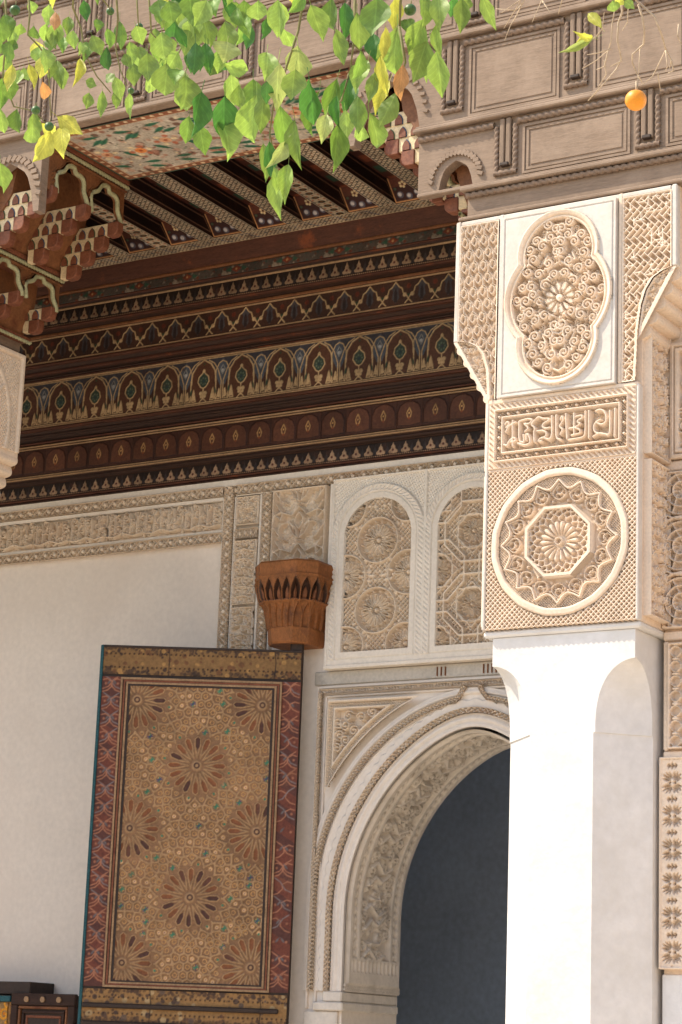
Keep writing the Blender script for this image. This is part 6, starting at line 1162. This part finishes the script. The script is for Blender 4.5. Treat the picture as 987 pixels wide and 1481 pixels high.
def socket_face(k, N):
    nz, ntt = 92, 26*N; T, Zz = np.meshgrid(np.linspace(0, 1, ntt), np.linspace(4.380, 4.742, nz)); cv = Cv(1, 1, .5); cv.U, cv.V = T, Zz; H = np.zeros(T.shape); C = np.empty(T.shape+(3,)); C[:] = S(158, 100, 58, .88)
    g = lambda y: np.where((y < 0) | (y > 1), -1, np.where(y < .45, 1, 1-(np.clip(y-.45, 0, 1)/.55)**1.5))
    c = (T*N) % 1-.5; y = (Zz-4.392)/.165; a = .43*g(y)-np.abs(c)
    H = np.where(a > 0, -.010*np.clip(a/.10, 0, 1), H); H = np.where((a > -.09) & (a <= .01), .007, H)
    tier = Zz > 4.562; c2 = (T*N+.5) % 1-.5; y2 = (Zz-4.566)/.150; a2 = .45*g(y2)-np.abs(c2)
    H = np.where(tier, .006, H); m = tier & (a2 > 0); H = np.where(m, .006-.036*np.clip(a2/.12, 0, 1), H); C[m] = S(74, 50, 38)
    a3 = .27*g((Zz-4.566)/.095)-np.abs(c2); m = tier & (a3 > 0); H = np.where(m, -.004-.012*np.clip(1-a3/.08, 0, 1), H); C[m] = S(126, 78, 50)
    m = tier & (a2 > -.06) & (a2 <= 0); H = np.where(m, .012, H); m = (Zz > 4.556) & (Zz < 4.572); H = np.where(m, .010, H); H = np.where(Zz > 4.728, .008, H)
    e = np.minimum(T, 1-T); H = H*np.clip(e*N/.10, .35, 1)
    cv.H, cv.C = H, C
    hw, dp, ch = (np.interp(Zz, RA[:, 2], RA[:, q]) for q in (0, 1, 3)); hw = hw*.93; x0 = -8.005
    P = [(x0-hw, np.full_like(hw, WY+.01)), (x0-hw, WY-dp+ch), (x0-hw+ch, WY-dp), (x0+hw-ch, WY-dp), (x0+hw, WY-dp+ch), (x0+hw, np.full_like(hw, WY+.01))]
    n_ = [(-1, 0), (-.72, -.72), (0, -1), (.72, -.72), (1, 0)][k]; A, B = P[k], P[k+1]
    return cv.mesh('carved_face', lambda U, V, Hh: (A[0]+(B[0]-A[0])*U+n_[0]*Hh, A[1]+(B[1]-A[1])*U+n_[1]*Hh, V))
for k, N in ((0, 3), (1, 2), (2, 4), (3, 2), (4, 3)): put('carved_face', socket_face(k, N), 'socketc', sk)
put('socket_band', mesh('sb', [p for z, e in ((4.722, .004), (4.738, .008), (4.742, .004)) for p in sock_ring(.266+e, .358+e, z, .105)], [(i*6+k, i*6+k+1, (i+1)*6+k+1, (i+1)*6+k) for i in range(2) for k in range(5)]), 'socket', sk)

# =================================================================== low joinery at the left foot of the wall
cb = thing('dark_shutter', 'dark carved shutter with moulded frame beside the painted door', 'shutter', (-9.8, 12.3, 0))
box('shutter_core', -10.075, -9.53, 12.32, 12.40, .1, 1.955, 'iron', cb)
for x0, x1, z0, z1 in ((-10.08, -9.525, 1.885, 1.965), (-10.08, -10.02, .1, 1.885), (-9.585, -9.525, .1, 1.885)): box('shutter_rail', x0, x1, 12.296, 12.33, z0, z1, 'dark', cb, .006)
for x in (-9.94, -9.80, -9.66): put('rosette_stud', prism(circ(0, 0, .020, 10)[:-1], -.010, .004), 'pale', cb, (x, 12.296, 1.925))
for a, m in ((0, 'orange'), (.03, 'dark'), (.06, 'redm')):
    box('panel_moulding', -10.015+a, -9.59-a, 12.300+a*.2, 12.33, 1.862-a, 1.880-a, m, cb); box('panel_moulding', -10.015+a, -9.997+a, 12.300+a*.2, 12.33, .12, 1.861-a, m, cb); box('panel_moulding', -9.608-a, -9.59-a, 12.300+a*.2, 12.33, .12, 1.861-a, m, cb)
ps = thing('painted_shutter', 'painted shutter with yellow ornament below a brown block at the lower left corner', 'shutter', (-10.4, 12.3, 0))
box('shutter_core', -10.75, -10.085, 12.31, 12.40, .1, 1.93, 'brass', ps); box('teal_rail', -10.75, -10.085, 12.290, 12.32, 1.905, 1.945, 'teal', ps); box('head_block', -10.75, -9.948, 12.33, WY-.002, 1.957, 2.043, 'iron', ps)
cv = Cv(.62, .9, .005, 0, S(150, 118, 76)); arabesque(cv, .05, .018, .004, lambda x, y: True, 201, .31, S(222, 150, 48), S(206, 120, 36)); put('ornament_panel', cv.mesh('ornament_panel'), 'paint', ps, (-10.73, 12.305, 1.0))

# =================================================================== orange tree
tr = thing('orange_tree', 'orange tree whose leafy branches hang across the top of the picture', 'tree', (-.75, 4.6, 0))
trunk = [(-.75, 4.6, 0), (-.72, 4.62, .9), (-.80, 4.66, 1.8), (-.95, 4.7, 2.7), (-1.05, 4.75, 3.6)]
put('trunk', tube(trunk, .11, .075, 10), 'bark', tr)
limbs = [[(-1.05, 4.75, 3.5), (-1.5, 4.5, 4.3), (-2.1, 4.1, 4.75), (-2.5, 4.1, 5.0), (-3.1, 4.3, 5.2)], [(-1.05, 4.75, 3.5), (-1.5, 5.2, 4.4), (-2.1, 5.7, 5.1), (-2.7, 6.0, 5.5)], [(-2.1, 4.1, 4.75), (-2.6, 4.3, 5.0), (-3.3, 4.6, 5.15), (-4.1, 4.9, 5.1)]]
for l_ in limbs: put('limb', tube(l_, .045, .015, 8), 'bark', tr)
for pts, r in TWIGS: put('twig', tube(pts, r*.9, r*.4, 5), 'twig' if pts[0][1] > 5.3 else 'gtwig', tr)
def leafmesh(bend, fold, twist, tip):
    n = 9; ws = [0.012, .20, .35, .45, .49, .47, .38, .25, .11, .0]; v = []; f = []
    for i in range(n+1):
        t = i/n; z = bend*math.sin(t*math.pi*.9)+.02*math.sin(t*17)-tip*max(0, t-.6)**2*3; w = ws[i]; a = twist*(t-.3); x0 = .05*math.sin(t*3+twist*4)
        for k, (q, zz) in enumerate(((-1, fold*w), (-.5, fold*w*.35+.025*math.sin(i*2.1)), (0, -.012), (.5, fold*w*.35-.025*math.sin(i*1.7)), (1, fold*w+.02*math.sin(i*2.9)))):
            x = q*w*(1+.05*math.sin(i*4.1+q)); v.append((x0+x*math.cos(a)-zz*math.sin(a), t, z+x*math.sin(a)+zz*math.cos(a)))
    for i in range(n):
        for k in range(4): f.append((i*5+k, i*5+k+1, (i+1)*5+k+1, (i+1)*5+k))
    b0 = v[2]; m = len(v)                                     # petiole
    for y, z, r in ((.02, 0, .016), (-.12, .03, .013), (-.26, .09, .018)):
        for q in range(3): v.append((b0[0]+r*math.cos(q*2.09), y, z+r*math.sin(q*2.09)))
    for i in range(2):
        for q in range(3): f.append((m+i*3+q, m+i*3+(q+1) % 3, m+i*3+3+(q+1) % 3, m+i*3+3+q))
    return mesh('leaf', v, f, True)
lms = {}
def place_leaf(bx_, by, bz, tx, ty, tz, w, k, rng):
    b = Vector((bx_, by, bz)); t = Vector((tx, ty, tz)); d = (t-b)*1.18; L = d.length; yv = d/L
    view = (Vector((0, 0, 1.6))-b).normalized(); nv = (view+Vector((rng.uniform(-.45, .45), rng.uniform(-.45, .45), rng.uniform(-.25, .45)))); nv = (nv-yv*nv.dot(yv)).normalized(); xv = yv.cross(nv)
    key = (rng.randrange(6), k)
    if key not in lms: lms[key] = leafmesh(*[(.10, .45, .3, .15), (-.08, .25, -.5, .0), (.18, .65, .1, .3), (.03, -.15, .6, -.1), (.22, .35, -.3, .35), (-.12, .55, .9, .2)][key[0]]); lms[key].materials.append(LM[k])
    o = put('leaf', lms[key], None, tr); o.matrix_world = Matrix.Identity(4)
    mw = Matrix(((xv.x*w, yv.x*L, nv.x*L*.8, b.x), (xv.y*w, yv.y*L, nv.y*L*.8, b.y), (xv.z*w, yv.z*L, nv.z*L*.8, b.z), (0, 0, 0, 1)))
    o.matrix_parent_inverse = Matrix.Translation(-tr.location); o.matrix_basis = mw
rg = random.Random(31)
for l_ in LEAVES: place_leaf(*l_[:6], l_[6]*1.25, l_[7], rg)
def fruitm(r, fine):
    bm = bmesh.new(); bmesh.ops.create_uvsphere(bm, u_segments=20, v_segments=14, radius=r)
    for v in bm.verts:
        if v.co.z > r*.8: v.co.z -= (v.co.z-r*.8)*.45
        v.co.z *= .97
    return bm_mesh('fruit', bm, True)
FL = ['small green unripe orange among the big leaves at top centre', 'green unripe orange nearest the top left corner', 'tiny green unripe orange at the top edge, left of centre', 'tiny green unripe orange hanging beside pale leaves left of centre', 'tiny green unripe orange at the foot of the middle left twig', 'green unripe orange above the bright yellow leaves at left', 'lowest green unripe orange, between bright yellow leaves at left', 'ripe orange hanging from a bare twig before the cedar panels']
for i, (x, y, z, r) in enumerate(FRUIT):
    ripe = i == 7; t = thing('ripe_orange' if ripe else 'unripe_orange', FL[i], 'orange', (x, y, z-r), None if ripe else 'unripe oranges on the tree')
    put('peel', fruitm(r, ripe), 'orangefruit' if ripe else 'greenfruit', t, (x, y, z)); put('stem', tube([(x, y, z+r*.75), (x+.002, y, z+r*1.25), (x, y+.002, z+r*1.9)], r*.12, r*.08, 5), 'twig' if ripe else 'gtwig', t)
    cp = [(math.cos(a)*r*(.30 if q % 2 else .16), math.sin(a)*r*(.30 if q % 2 else .16)) for q in range(10) for a in (q*.628,)]; put('calyx', prism(cp, r*.80, r*.90, 'XY'), 'gtwig', t, (x, y, z))
